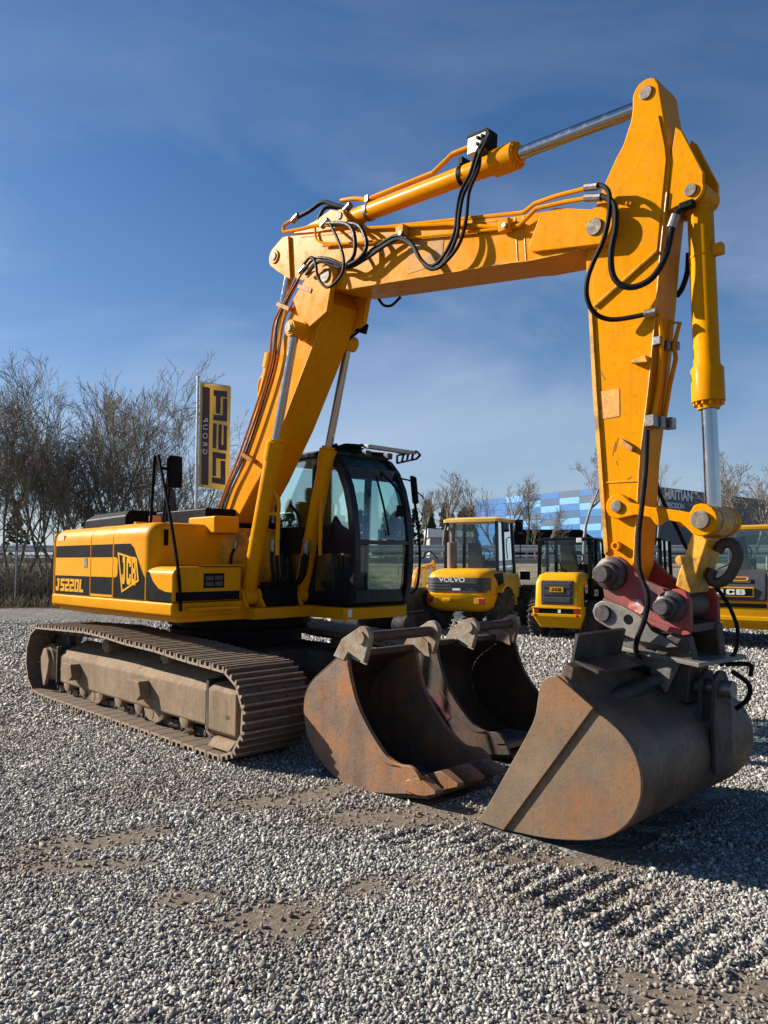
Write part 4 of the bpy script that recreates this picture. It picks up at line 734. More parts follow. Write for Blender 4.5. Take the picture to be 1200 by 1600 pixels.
b = B(); b.cyl((LS[0], -0.15, LS[2]), (LS[0], 0.15, LS[2]), 0.05); b.cyl((LKx, -0.155, LKz), (LKx, 0.155, LKz), 0.055); b.build('link_shaft', DKM, ex)
CP2 = z_([(565, 868)], -0.3)[0]; CP1 = z_([(133, 630)], -0.3)[0]
tl = z_([(745, 330), (640, 640), (622, 720), (735, 775), (860, 378), (820, 345)], -0.135)
b = B(); b.prism(tl, -0.135, 0.135, 'y'); tk = b.build('tipping_link', YELW, ex, bevel=0.012)
for sy in (-1, 1): B().cyl((LKx, sy * 0.10, LKz), (LKx, sy * 0.15, LKz), 0.10, n=24).build('link_eye', YELW, tk, bevel=0.006)
b = B(); q = z_([(655, 530)], -0.136)[0]; b.cyl((q[0], -0.137, q[1]), (q[0], -0.10, q[1]), 0.03); b.build('link_tab', YELW, tk)
b = B(); b.cyl((CP2[0], -0.15, CP2[1]), (CP2[0], 0.15, CP2[1]), 0.085); b.build('link_foot', RUSTD, tk)
hk = [(930, 470), (960, 420), (1010, 405), (1060, 440), (1078, 500), (1050, 580), (1010, 650), (955, 690), (900, 690), (875, 650), (895, 600)]
hp = [PY(920 + a / 4.6154, 760 + b_ / 4.6154, 0.0) for a, b_ in hk]
b = B(); b.tube(hp, 0.035, 12); b.build('lifting_hook', RUSTD, tk)
# ---------------- quick coupler (red)
rp = [(80, 590), (100, 530), (150, 505), (215, 508), (260, 540), (300, 580), (350, 632), (420, 682), (500, 720), (560, 742), (640, 738), (700, 765), (728, 830), (735, 1000), (735, 1052), (690, 1058), (560, 1025), (470, 985), (400, 940), (280, 880), (170, 840), (110, 800)]
cq = B(); cq.prism(z_(rp, -0.235), -0.235, -0.19, 'y'); cpl = cq.build('quick_coupler', REDP, ex, bevel=0.008)
B().prism(z_(rp, -0.235), 0.19, 0.235, 'y').build('coupler_far_plate', REDP, cpl, bevel=0.008)
q = z_([(170, 850), (420, 960), (560, 1030), (735, 1056), (735, 1000), (560, 975), (420, 905), (170, 800)], -0.235); B().prism(q, -0.188, 0.188, 'y').build('coupler_body', RUSTD, cpl)
q = z_([(110, 800), (300, 885), (470, 975), (700, 1040), (735, 1048), (735, 1070), (690, 1075), (540, 1040), (300, 920), (105, 822)], -0.25); B().prism(q, -0.262, -0.2355, 'y').build('lower_flange', REDP, cpl, bevel=0.006)
for (cx_, cz_), r_ in ((CP1, 0.115), (CP2, 0.10)):
    b = B(); b.lathe((cx_, -0.236, cz_), (0, -1, 0), [(0, r_), (0.03, r_), (0.045, r_ * 0.8), (0.05, r_ * 0.72), (0.10, r_ * 0.70), (0.105, r_ * 0.62)], 28); b.build('pin_collar', PIND, cpl)
    b = B(); b.cyl((cx_, -0.40, cz_), (cx_, 0.30, cz_), r_ * 0.52, n=24); b.build('coupler_pin', PIND, cpl, bevel=0.008)
q = z_([(345, 870)], -0.237)[0]; b = B(); b.lathe((q[0], -0.2355, q[1]), (0, -1, 0), [(0, 0.058), (0.012, 0.055)], 24); b.build('chipped_boss', mat('chipped_boss', (0.42, 0.07, 0.06), 0.6, 0, 0.1, 9, c2=(0.6, 0.55, 0.5), c2amt=0.95, c2scale=14), cpl)

def weld(pts, parent, r=0.006): B().tube(pts, r, 6, spl=False).build('weld_seam', YELW, parent)
weld([(x, -UBY - 0.001, z + 0.004) for x, z in XZ([(905, 390), (880, 397), (823, 409), (800, 411), (700, 427), (600, 443), (545, 452)], -UBY)], ub); weld([(x, -UBY - 0.001, z - 0.02) for x, z in XZ([(470, 368), (600, 355), (700, 347), (800, 340)], -UBY)], ub, 0.005)
for e_ in ([(805, 340), (809, 410)], [(818, 338), (822, 408)]): weld([(x, -UBY - 0.001, z) for x, z in XZ(e_, -UBY)], ub, 0.005)
weld([(x - 0.004, -SY - 0.001, z) for x, z in XZ([(1043, 300), (1033, 393), (1028, 457), (1015, 601), (1001, 716), (991, 880)], -SY)], stk); weld([(x, -SY - 0.001, z) for x, z in XZ([(943, 754), (999, 752)], -SY)], stk)
weld([(x, -LBY - 0.001, z) for x, z in XZ([(510, 476), (492, 533), (440, 668), (404, 750)], -LBY)], lb); weld([(x, -SY - 0.013, z) for x, z in XZ([(930, 480), (1028, 393)], -SY)], stk, 0.011)

SCR = mat('scratch', (0.14, 0.07, 0.02), 0.7)
for p, q in (((962, 690), (957, 712)), ((966, 684), (961, 706)), ((963, 720), (965, 727)), ((937, 578), (946, 594)), ((941, 655), (968, 651)), ((940, 612), (938, 640)), ((968, 608), (969, 650)), ((987, 745), (980, 749)), ((1000, 330), (995, 343))):
    A_, B_ = PY(p[0], p[1], -SY), PY(q[0], q[1], -SY); B().bar((A_[0], -SY - 0.0008, A_[2]), (B_[0], -SY - 0.0008, B_[2]), 0.006, 0.0012, up=(0, 1, 0)).build('paint_scratch', SCR, stk)
# ---------------- cab
CR, CLf = 0.40, 1.30
prof = [(1.44, 1.24), (1.50, 1.45), (1.53, 1.70), (1.525, 1.95), (1.49, 2.25), (1.42, 2.50), (1.32, 2.70), (1.20, 2.83), (1.05, 2.90)]
def rail(b, pts, wd, th):               # rectangular section swept along points in an xz plane
    for p, q in zip(pts, pts[1:]):
        d = (Vector(q) - Vector(p)).normalized() * 0.012; b.bar(Vector(p) - d, Vector(q) + d, wd, th, up=(0, 1, 0))
b = B(); b.box(0.0, 1.46, CR, CLf, 1.20, 1.26); b.build('cab_floor', BLK, ex)
b = B(); b.loft([[(0.02, CR - 0.01, z), (1.12, CR - 0.01, z), (1.22, CR + 0.05, z), (1.22, CLf - 0.05, z), (1.12, CLf + 0.01, z), (0.02, CLf + 0.01, z)] for z in (2.87, 2.955)]); rf = b.build('cab_roof', CABB, ex, bevel=0.03, seg=3)
for yy in (CR + 0.04, CLf - 0.04):
    b = B(); rail(b, [(x, yy, z) for x, z in prof], 0.105, 0.085); b.build('front_pillar', CABB, ex, bevel=0.012)
    b = B(); b.bar((0.06, yy, 1.24), (0.06, yy, 2.9), 0.1, 0.08, up=(0, 1, 0)); b.build('rear_pillar', CABB, ex, bevel=0.012)
    b = B(); b.bar((0.78, yy, 1.24), (0.86, yy, 2.9), 0.075, 0.06, up=(0, 1, 0)); b.build('door_pillar', CABB, ex, bevel=0.01)
    b = B(); b.box(0.02, 1.46, yy - 0.04, yy + 0.04, 1.24, 1.36); b.build('cab_sill', CABB, ex, bevel=0.01)
# right side lower panel and mid rail
b = B(); b.prism([(0.08, 1.78), (1.47, 1.78), (1.47, 2.02), (1.30, 2.10), (1.22, 2.20), (1.15, 2.10), (0.08, 2.10)], CR + 0.005, CR + 0.05, 'y'); b.build('side_panel', CABB, ex, bevel=0.01)
b = B(); b.prism([(0.10, 1.36), (1.44, 1.36), (1.46, 1.78), (0.10, 1.78)], CR + 0.03, CR + 0.036, 'y'); b.build('lower_side_window', GLS2, ex)
b = B(); b.prism([(0.10, 2.10), (0.79, 2.10), (0.83, 2.86), (0.10, 2.86)], CR + 0.03, CR + 0.036, 'y'); b.build('side_window', GLS2, ex)
b = B(); b.prism([(0.84, 2.10), (1.15, 2.10), (1.22, 2.20), (1.30, 2.10), (1.47, 2.03), (1.45, 2.25), (1.38, 2.48), (1.28, 2.67), (1.16, 2.80), (0.89, 2.86)], CR + 0.03, CR + 0.036, 'y'); b.build('side_window', GLS2, ex)
b = B(); b.prism([(0.84, 1.36), (1.44, 1.36), (1.49, 1.7), (1.48, 2.1), (1.42, 2.38), (1.28, 2.67), (1.16, 2.80), (0.89, 2.86)], CLf - 0.036, CLf - 0.03, 'y'); b.build('side_window', GLS2, ex)
b = B(); b.prism([(0.10, 1.6), (0.78, 1.6), (0.83, 2.86), (0.10, 2.86)], CLf - 0.036, CLf - 0.03, 'y'); b.build('door_window', GLS2, ex)
b = B(); b.prism([(0.02, 1.3), (0.78, 1.3), (0.78, 1.6), (0.02, 1.6)], CLf - 0.05, CLf + 0.005, 'y'); b.build('cab_door', CABB, ex, bevel=0.01)
b = B(); b.box(0.03, 0.036, CR + 0.08, CLf - 0.08, 1.9, 2.85); b.build('rear_window', GLS2, ex); b = B(); b.box(0.02, 0.06, CR + 0.06, CLf - 0.06, 1.24, 1.9); b.build('rear_wall', CABB, ex)
def bow(x, y): t = (y - (CR + CLf) / 2) / ((CLf - CR) / 2); return x + 0.05 * (1 - t * t)
def screen(name, pr):
    b = B(); ys = np.linspace(CR + 0.08, CLf - 0.08, 7); v = [(bow(x, y), y, z) for x, z in pr for y in ys] ; v2 = [(bow(x, y) - 0.006, y, z) for x, z in pr for y in ys]; n = 7; m_ = len(pr)
    f = [(j * n + i, j * n + i + 1, (j + 1) * n + i + 1, (j + 1) * n + i) for j in range(m_ - 1) for i in range(n - 1)]
    b.add(v, f); b.add(v2, [tuple(reversed(q)) for q in f]); return b.build(name, GLS, ex, smooth=60)
screen('windscreen', [(1.535, 1.93), (1.53, 2.0), (1.50, 2.25), (1.43, 2.50), (1.38, 2.62)]); screen('lower_windscreen', [(1.475, 1.38), (1.505, 1.45), (1.53, 1.70), (1.535, 1.87)])
def cross(name, x, z, hgt_, m=CABB):
    b = B(); ys = np.linspace(CR + 0.06, CLf - 0.06, 7)
    for y0, y1 in zip(ys, ys[1:]): b.bar((bow(x, y0), y0 - 0.003, z), (bow(x, y1), y1 + 0.003, z), 0.04, hgt_)
    return b.build(name, m, ex, bevel=0.006)
cross('windscreen_bar', 1.53, 1.90, 0.045, mat('bar_maroon', (0.03, 0.012, 0.014), 0.4)); cross('front_sill', 1.455, 1.31, 0.14); cross('front_header', 1.32, 2.68, 0.14)
b = B(); b.loft([[(bow(1.30, y), y, 2.72), (bow(1.17, y), y, 2.87), (bow(1.15, y), y, 2.85), (bow(1.28, y), y, 2.70)] for y in np.linspace(CR + 0.08, CLf - 0.08, 7)]); b.build('roof_light_panel', mat('green_tint', (0.01, 0.045, 0.035), 0.25), ex)
b = B(); b.tube([(1.56, 0.72, 2.64), (1.60, 0.80, 2.3), (1.60, 0.88, 1.98)], 0.012, 6); b.tube([(1.36, 0.95, 2.74), (1.54, 1.08, 2.5), (1.60, 1.14, 2.28)], 0.014, 6); b.parts('wiper', BLK, ex)
b = B(); b.box(1.545, 1.565, 1.05, 1.19, 2.2, 2.33); b.build('inner_mirror', BLK, ex, bevel=0.01)
# seat and controls
b = B(); b.box(0.35, 0.85, 0.6, 1.1, 1.62, 1.76); b.loft([[(0.30 - 0.05 * k, 0.62, 1.7 + 0.36 * k), (0.42 - 0.05 * k, 0.62, 1.7 + 0.36 * k), (0.42 - 0.05 * k, 1.08, 1.7 + 0.36 * k), (0.30 - 0.05 * k, 1.08, 1.7 + 0.36 * k)] for k in (0, 1, 2)]); b.box(0.24, 0.32, 0.74, 0.96, 2.42, 2.60); b.box(0.42, 0.8, 0.7, 1.0, 1.26, 1.62); b.build('operator_seat', BLK, ex, bevel=0.03)
b = B(); b.box(0.45, 1.15, 0.46, 0.58, 1.3, 1.85); b.cyl((1.0, 0.52, 1.85), (1.03, 0.52, 2.05), 0.02); b.box(1.25, 1.4, 0.5, 0.7, 1.3, 2.0); b.build('control_console', GREYP, ex, bevel=0.02)
b = B(); b.lathe((0.6, CR + 0.08, 1.62), (0, 1, 0), [(0, 0.16), (0.02, 0.16)], 18); b.build('washer_bottle', WHT, ex)
# cab platform
b = B(); b.loft([[(x, y, z) for x, y in ((0.0, 0.30), (1.50, 0.30), (1.62, 0.42), (1.62, 1.12), (1.46, 1.30), (0.0, 1.30))] for z in (1.075, 1.195)]); plt = b.build('cab_platform', YEL, ex, bevel=0.008)
b = B(); b.obox((1.552, 0.348, 1.14), (0.016, 0.016, 0), (0.0012, -0.0012, 0), (0, 0, 0.04)); b.build('warning_label', WHT, plt)
# lamp rack over the windscreen
b = B(); ys = np.linspace(0.42, 1.26, 9); b.tube([(1.24 + 0.02 * math.sin(k), y, 2.95) for k, y in enumerate(ys)], 0.02, 8); b.tube([(1.42, 0.40, 2.97), (1.46, 0.85, 2.98), (1.42, 1.32, 2.95)], 0.014, 8)
for k in range(12): y = 0.40 + 0.025 * k; b.bar((1.16 + 0.02 * k, y, 2.95), (1.18 + 0.02 * k, y - 0.03, 2.975 + 0.012 * (k % 3)), 0.035, 0.03)
b.build('lamp_rack', BLK, rf)
b = B(); b.obox((1.50, 0.99, 2.965), (0.085, 0, -0.01), (0, 0.36, 0), (0.003, 0, 0.02)); b.build('sun_visor', mat('visor_grey', (0.42, 0.41, 0.36), 0.4), rf, bevel=0.006)
b = B(); pts = [(1.28, 2.86), (1.60, 2.88), (1.66, 2.92), (1.60, 2.97), (1.28, 2.95)]
for p, q in zip(pts, pts[1:] + pts[:1]): b.bar((p[0], 1.33, p[1]), (q[0], 1.33, q[1]), 0.02, 0.02, up=(0, 1, 0))
for x in (1.36, 1.44, 1.52): b.bar((x, 1.33, 2.87), (x + 0.03, 1.33, 2.96), 0.02, 0.02, up=(0, 1, 0))
b.build('visor_bracket', BLK, rf)
for yy in (0.78, 1.12):
    b = B(); b.box(1.30, 1.38, yy - 0.04, yy + 0.04, 2.88, 2.95); b.build('rack_lamp', GREYP, rf, bevel=0.01)
c = PX(646, 765, 1.40); b = B(); b.loft([[(1.40 + dx, c[1] + dy, c[2] + dz) for dy, dz in ((-0.045, 0.17), (0.035, 0.15), (0.075, -0.17), (0.0, -0.17))] for dx in (-0.03, 0.03)]); b.build('left_mirror', BLK, ex, bevel=0.02)
b = B(); b.tube([PX(628, 748, 1.40), PX(646, 752, 1.40)], 0.011, 6, spl=False); b.tube([PX(648, 785, 1.4), PX(653, 820, 1.4), PX(656, 870, 1.4), PX(653, 910, 1.4), PX(646, 925, 1.4), PX(632, 930, 1.4)], 0.016, 8); b.tube([PX(648, 765, 1.4), PX(662, 778, 1.4)], 0.008, 6, spl=False); b.build('mirror_rail', BLK, ex)

# ================================================================== BUCKETS (placed in the machine's axes)
def mroot(name, label, cat, group=None, at=(0, 0, 0)):
    return thing(name, m2w(at), EXR, label, cat, group)
def shell_strip(path, y0, y1, t, closed=False):
    inner = []
    for i, p in enumerate(path):
        a = Vector(path[max(i - 1, 0)]); c = Vector(path[min(i + 1, len(path) - 1)]); d = (c - a).normalized(); n = Vector((-d.y, d.x)); inner.append((p[0] - n.x * t, p[1] - n.y * t))
    return B().prism(list(path) + inner[::-1], y0, y1, 'y')
def smooth2(pts, sub=4):
    P = [Vector((p[0], p[1], 0)) for p in pts]; Q = [P[0] * 2 - P[1]] + P + [P[-1] * 2 - P[-2]]; R = []
    for i in range(1, len(Q) - 2):
        for k in range(sub):
            t = k / sub; a, b_, c, d = Q[i - 1], Q[i], Q[i + 1], Q[i + 2]; v = 0.5 * ((2 * b_) + (c - a) * t + (2 * a - 5 * b_ + 4 * c - d) * t * t + (3 * b_ - a - 3 * c + d) * t ** 3); R.append((v.x, v.y))
    return R + [(P[-1].x, P[-1].y)]
B1F = [(544, 1014), (545, 1038.7), (550.6, 1068.7), (560, 1102.5), (575, 1134.3), (590, 1160), (605, 1181), (623, 1194), (640, 1197), (652, 1207), (659, 1220)]
B1B = [(665, 1243), (638, 1241), (601, 1240), (575, 1237), (552.5, 1232), (532, 1221), (515, 1205.5), (501.9, 1190.5), (488.7, 1170), (479.4, 1147.5), (474.7, 1119), (474.7, 1098), (478.4, 1081.8), (487, 1067), (507.5, 1048), (526, 1031)]
F1 = XZ(B1F, -1.10); K1 = XZ(B1B, -1.10)
def stored_bucket(name, label, fn, y0, y1, ears, teeth, m_out, red=False):
    g = [fn(p) for p in F1]; kb = [fn(p) for p in K1]; ox, oz = kb[3][0], 0.0
    rt = mroot(name, label, 'bucket', None, (ox, (y0 + y1) / 2, 0)); yc = (y0 + y1) / 2
    L_ = lambda pts: [(p[0] - ox, p[1]) for p in pts]
    fr, bk = smooth2(L_(g), 3), smooth2(L_(kb), 3); y0 -= yc; y1 -= yc
    for yy, s in ((y0, 1), (y1, -1)):
        b = B(); b.prism(fr + bk, yy, yy + s * 0.028, 'y'); b.build('side_plate', m_out, rt, bevel=0.006)
        b = B(); b.prism(fr + [(x - 0.10 if i > 6 else x - 0.085, z - (0.02 if i > 14 else 0)) for i, (x, z) in list(enumerate(fr))[::-1]], yy - s * 0.010, yy - s * 0.0004, 'y'); b.build('side_cutter', m_out, rt, bevel=0.004)
    b = shell_strip(bk[::-1], y0 + 0.026, y1 - 0.026, 0.03); b.build('shell', RUSTD, rt, smooth=60)
    lx, lz = L_([g[-1]])[0]; bx, bz = L_([kb[0]])[0]
    b = B(); b.prism([(lx - 0.30, 0.035), (bx - 0.16, bz - 0.015), (bx - 0.10, bz + 0.015), (bx - 0.14, bz + 0.04), (lx - 0.3, 0.075)], y0 + 0.031, y1 - 0.031, 'y'); lip = b.build('cutting_edge', RUST, rt, bevel=0.005)
    for k in range(teeth):
        ty = y0 + 0.04 + (y1 - y0 - 0.08) * k / (teeth - 1); hw = 0.052; b = B(); X0 = bx - 0.13; zz = bz + 0.035
        b.loft([[(X0 - 0.06, ty - hw * .9, zz - 0.045), (X0 - 0.06, ty + hw * .9, zz - 0.045), (X0 - 0.06, ty + hw * .9, zz + 0.03), (X0 - 0.06, ty - hw * .9, zz + 0.03)], [(X0 + 0.06, ty - hw, zz - 0.05), (X0 + 0.06, ty + hw, zz - 0.05), (X0 + 0.06, ty + hw, zz + 0.075), (X0 + 0.06, ty - hw, zz + 0.075)], [(X0 + 0.12, ty - hw * .8, zz - 0.045), (X0 + 0.12, ty + hw * .8, zz - 0.045), (X0 + 0.12, ty + hw * .8, zz + 0.055), (X0 + 0.12, ty - hw * .8, zz + 0.055)], [(X0 + 0.22, ty - hw * .75, zz - 0.01), (X0 + 0.22, ty + hw * .75, zz - 0.01), (X0 + 0.22, ty + hw * .75, zz + 0.012), (X0 + 0.22, ty - hw * .75, zz + 0.012)]])
        b.build('tooth', RUST, rt, bevel=0.008)
    ex0 = L_([fn(XZ([(568, 996)], -1.10)[0])])[0]; tx = fr[0][0]
    kk = bk[-1]
    b = B(); b.prism([(kk[0] - 0.02, kk[1] - 0.05), (tx - 0.0, fr[1][1] - 0.03), (tx + 0.0, fr[0][1] - 0.02), (kk[0] + 0.05, kk[1] + 0.07)], y0 + 0.03, y1 - 0.03, 'y'); b.build('top_beam', RUSTD, rt, bevel=0.01)
    for ye, s in ((ears[0] - yc, 1), (ears[1] - yc, -1)):
        pts = [(kk[0] - 0.02, kk[1] + 0.03), (kk[0] + 0.08, kk[1] + 0.17)] + [(ex0[0] + 0.085 * math.cos(a), ex0[1] + 0.085 * math.sin(a)) for a in np.linspace(2.3, -0.5, 9)] + [(ex0[0] + 0.02, ex0[1] - 0.19), (tx + 0.02, fr[0][1] - 0.02), (tx - 0.03, fr[1][1] - 0.05)]
        b = B(); b.prism(pts, ye, ye + s * 0.05, 'y'); b.build('hanger_ear', EAR, rt, bevel=0.006)
        b = B(); b.cyl((ex0[0], ye - s * 0.02, ex0[1]), (ex0[0], ye + s * 0.06, ex0[1]), 0.048, n=20); b.build('pin_end', EAR, rt, bevel=0.004)
        b = B(); b.prism([(ex0[0] - 0.14, ex0[1] - 0.03), (ex0[0] - 0.02, ex0[1] - 0.09), (ex0[0] - 0.0, ex0[1] - 0.21), (tx - 0.03, fr[1][1] - 0.03), (tx - 0.08, fr[0][1])], ye + s * 0.051, ye + s * 0.065, 'y'); b.build('ear_gusset', EAR, rt)
    b = B(); b.cyl((ex0[0], ears[0] - yc + 0.05, ex0[1]), (ex0[0], ears[1] - yc - 0.05, ex0[1]), 0.042, n=20); b.build('hanger_pin', RUSTD, rt)
    if red:
        b = B(); b.prism([(-0.32, 0.36), (-0.16, 0.22), (-0.06, 0.30), (-0.2, 0.52)], y0 - 0.004, y0 - 0.0008, 'y'); b.build('red_paint_patch', mat('old_red', (0.11, 0.014, 0.014), 0.6, dirt=(0.06, 0.03, 0.03), damt=0.8, dscale=4), rt)
    return rt
stored_bucket('digging_bucket', 'rusty toothed digging bucket standing on the gravel beside the near track', lambda p: p, -1.10, -0.32, (-1.12, -0.30), 4, RUST)
stored_bucket('wide_bucket', 'dark rusty wide bucket standing behind the toothed one, old red paint on its side', lambda p: (p[0] - 0.25, p[1] * 0.97), 0.20, 1.40, (0.46, 1.14), 0, RUSTD, red=True)
# tilting grading bucket held by the coupler
YB0, YB1 = -1.06, 0.56; GX = 5.0
gb = mroot('grading_bucket', 'wide brown steel tilting grading bucket hanging from the red coupler', 'bucket', None, (GX, 0, 0))
Q = lambda pts, y: [(p[0] - GX, p[1]) for p in XZ(pts, y)]
fr = smooth2(Q([(872, 1060), (858, 1063), (847, 1074), (843, 1100), (835, 1135), (800, 1200), (778, 1240), (757, 1275), (745, 1285)], YB0), 3)
bk = smooth2(Q([(795, 1304), (860, 1317), (930, 1319), (965, 1307), (988, 1285), (1000, 1258), (1003, 1230), (998, 1200), (985, 1170), (965, 1146), (940, 1125), (912, 1104), (895, 1085), (888, 1071), (881, 1063)], YB0), 3)
dz_ = -min(p[1] for p in bk + fr) + 0.004
fr = [(x, z + dz_) for x, z in fr]; bk = [(x, z + dz_) for x, z in bk]
for yy, s in ((YB0, 1), (YB1, -1)):
    b = B(); b.prism(fr + bk, yy, yy + s * 0.03, 'y'); b.build('side_plate', TAN, gb, bevel=0.008)
    b = B(); e = Q([(935, 1112), (795, 1306), (745, 1288), (843, 1078), (863, 1063), (880, 1066)], YB0); e = [(x, z + dz_) for x, z in e]; fe = fr[2:]
    b.prism([(e[0][0] - 0.02, e[0][1])] + [(e[1][0] - 0.025, e[1][1] + 0.01)] + fe[::-1] + [(fr[0][0], fr[0][1])], yy - s * 0.022, yy - s * 0.0004, 'y'); b.build('side_cutter', TAN, gb, bevel=0.006)
b = shell_strip(bk[::-1], YB0 + 0.027, YB1 - 0.027, 0.028); b.build('shell', SHELL, gb, smooth=60)
lpx, lpz = fr[-1]
b = B(); b.prism([(lpx - 0.005, 0.008), (lpx + 0.27, 0.004), (lpx + 0.27, 0.034), (lpx + 0.02, 0.03)], YB0 + 0.032, YB1 - 0.032, 'y'); b.build('cutting_edge', TAN, gb, bevel=0.004)
tx, tz = bk[-1]
b = B(); b.prism([(tx - 0.05, tz - 0.02), (tx + 0.03, tz - 0.04), (tx + 0.05, tz + 0.05), (tx - 0.01, tz + 0.08)], YB0 + 0.032, YB1 - 0.032, 'y'); b.build('top_tube', SHELL, gb, bevel=0.01)
b = B(); b.prism([(tx - 0.03, tz + 0.06), (tx - 0.01, tz + 0.07), (tx + 0.03, tz + 0.24), (tx + 0.01, tz + 0.25)], YB0 + 0.12, YB0 + 0.70, 'y'); b.prism([(tx + 0.0, tz + 0.07), (tx + 0.16, tz + 0.02), (tx + 0.16, tz + 0.04), (tx + 0.0, tz + 0.09)], YB0 + 0.12, YB0 + 0.70, 'y'); b.build('spill_plate', DKM, gb)
# fixed ears on the bucket, tilting frame, tilt cylinders
PZ = 0.86 + 0.02
for xx in (5.575 - GX, 5.49 - GX):
    b = B(); pts = [(-0.16, 0.36), (-0.17, 0.70)] + [(-0.03 + 0.115 * math.cos(a), PZ + 0.115 * math.sin(a)) for a in np.linspace(2.6, 0.4, 9)] + [(0.11, 0.70), (0.10, 0.36)]
    b.prism(pts, xx - 0.014, xx + 0.014, 'x'); b.build('pivot_ear', DKM, gb, bevel=0.005)
b = B(); b.prism([(-0.30, 0.60), (-0.22, 0.92), (-0.02, 1.0), (0.18, 0.9), (0.25, 0.66)], 5.02 - GX, 5.06 - GX, 'x'); b.build('pivot_ear', DKM, gb, bevel=0.005)
b = B(); b.prism([(0.05, 0.74), (0.42, 0.50), (0.44, 0.70), (0.30, 0.84), (0.12, 0.86)], -0.32, -0.29, 'y'); b.build('stiffener', DKM, gb, bevel=0.005)
b = B(); b.prism([(0.05, 0.74), (0.42, 0.50), (0.44, 0.70), (0.30, 0.84), (0.12, 0.86)], 0.20, 0.23, 'y'); b.build('stiffener', DKM, gb, bevel=0.005)
b = B(); b.cyl((5.02 - GX, -0.03, PZ), (5.66 - GX, -0.03, PZ), 0.055, n=20); b.build('tilt_pin', ZIN, gb)
for i in range(3):
    x = 0.16 + 0.10 * i; b = B(); b.box(x, x + 0.05, -0.25, 0.2, 0.70 - 0.02 * i, 0.715 - 0.02 * i); b.build('wear_strip', SHELL, gb)
b = B(); b.loft([[(x - GX, y, z) for x, y, z in ((4.93, -0.26, 1.10), (5.56, -0.30, 1.035), (5.60, 0.36, 1.035), (4.93, 0.30, 1.10))], [(x - GX, y, z + 0.028) for x, y, z in ((4.93, -0.26, 1.10), (5.56, -0.30, 1.035), (5.60, 0.36, 1.035), (4.93, 0.30, 1.10))]]); tf = b.build('tilt_frame', HNG, gb, bevel=0.005)
b = B(); b.prism([(4.96 - GX, 1.085), (5.44 - GX, 1.035), (5.42 - GX, 0.78), (5.12 - GX, 0.76)], -0.16, 0.14, 'y'); b.build('tilt_housing', DKM, tf, bevel=0.01)
for yy in (-0.22, -0.10, 0.16):
    b = B(); b.prism([(5.10 - GX, 1.08), (5.40 - GX, 1.04), (5.30 - GX, 0.84)], yy, yy + 0.02, 'y'); b.parts('frame_rib', HNG, tf, bevel=0.003)
hgp = [(25, 900), (45, 850), (90, 825), (140, 832), (240, 862), (330, 910), (400, 960), (450, 1040), (520, 1080), (580, 1120), (640, 1160), (560, 1165), (440, 1130), (360, 1115), (270, 1080), (200, 1042), (120, 1012), (45, 960)]
for y0_, y1_ in ((-0.275, -0.240), (0.240, 0.275)):
    h_ = [(x - GX, z) for x, z in z_(hgp, -0.275)]; b = B(); b.prism(h_, y0_, y1_, 'y'); b.build('hanger_plate', HNG, tf, bevel=0.006)
hq = z_([(103, 913)], -0.28)[0]; hq2 = z_([(282, 960)], -0.28)[0]; hq3 = (5.40, 1.20)
b = B(); b.cyl((hq[0] - GX, -0.30, hq[1]), (hq[0] - GX, 0.30, hq[1]), 0.058, n=24); b.build('hanger_pin', PIND, tf, bevel=0.006)
b = B(); b.cyl((hq2[0] - GX, -0.2765, hq2[1]), (hq2[0] - GX, -0.274, hq2[1]), 0.034, n=18); b.build('hanger_hole', BLK, tf)
b = B(); b.prism([(5.22 - GX, 1.07), (5.52 - GX, 1.045), (5.50 - GX, 1.28), (5.40 - GX, 1.31), (5.30 - GX, 1.25)], 0.13, 0.23, 'y'); b.prism([(5.22 - GX, 1.07), (5.50 - GX, 1.045), (5.46 - GX, 1.22), (5.38 - GX, 1.24), (5.30 - GX, 1.20)], -0.225, -0.14, 'y'); b.prism([(5.05 - GX, 1.10), (5.30 - GX, 1.07), (5.28 - GX, 1.20), (5.1 - GX, 1.24)], -0.13, 0.12, 'y'); b.parts('latch_block', RUSTD, tf, bevel=0.012)
b = B(); b.bar((4.98 - GX, -0.18, 1.10), (4.86 - GX, -0.20, 0.93), 0.03, 0.05); b.bar((4.98 - GX, 0.15, 1.10), (4.88 - GX, 0.15, 0.93), 0.03, 0.05); b.parts('frame_strut', HNG, tf, bevel=0.004)
for s, (yA, yB) in ((-1, (-0.88, -0.24)), (1, (0.44, 0.10))):
    a = Vector((5.14 - GX, yA, 0.80)); c = Vector((5.26 - GX, yB, 0.93)); d = (c - a).normalized()
    b = B(); b.lathe(a, d, [(0.08, 0.03), (0.09, 0.055), (0.46, 0.055), (0.47, 0.035), ((c - a).length, 0.035)], 20); cy = b.build('tilt_cylinder', DKM, gb)
    b = B(); b.cyl(a - Vector((0.06, 0, 0)), a + Vector((0.06, 0, 0)), 0.062, n=20); b.box(a.x - 0.09, a.x - 0.065, a.y - 0.06, a.y + 0.06, 0.66, 0.86); b.box(a.x + 0.065, a.x + 0.09, a.y - 0.06, a.y + 0.06, 0.60, 0.86); b.build('cylinder_lug', RUST, cy, bevel=0.005)
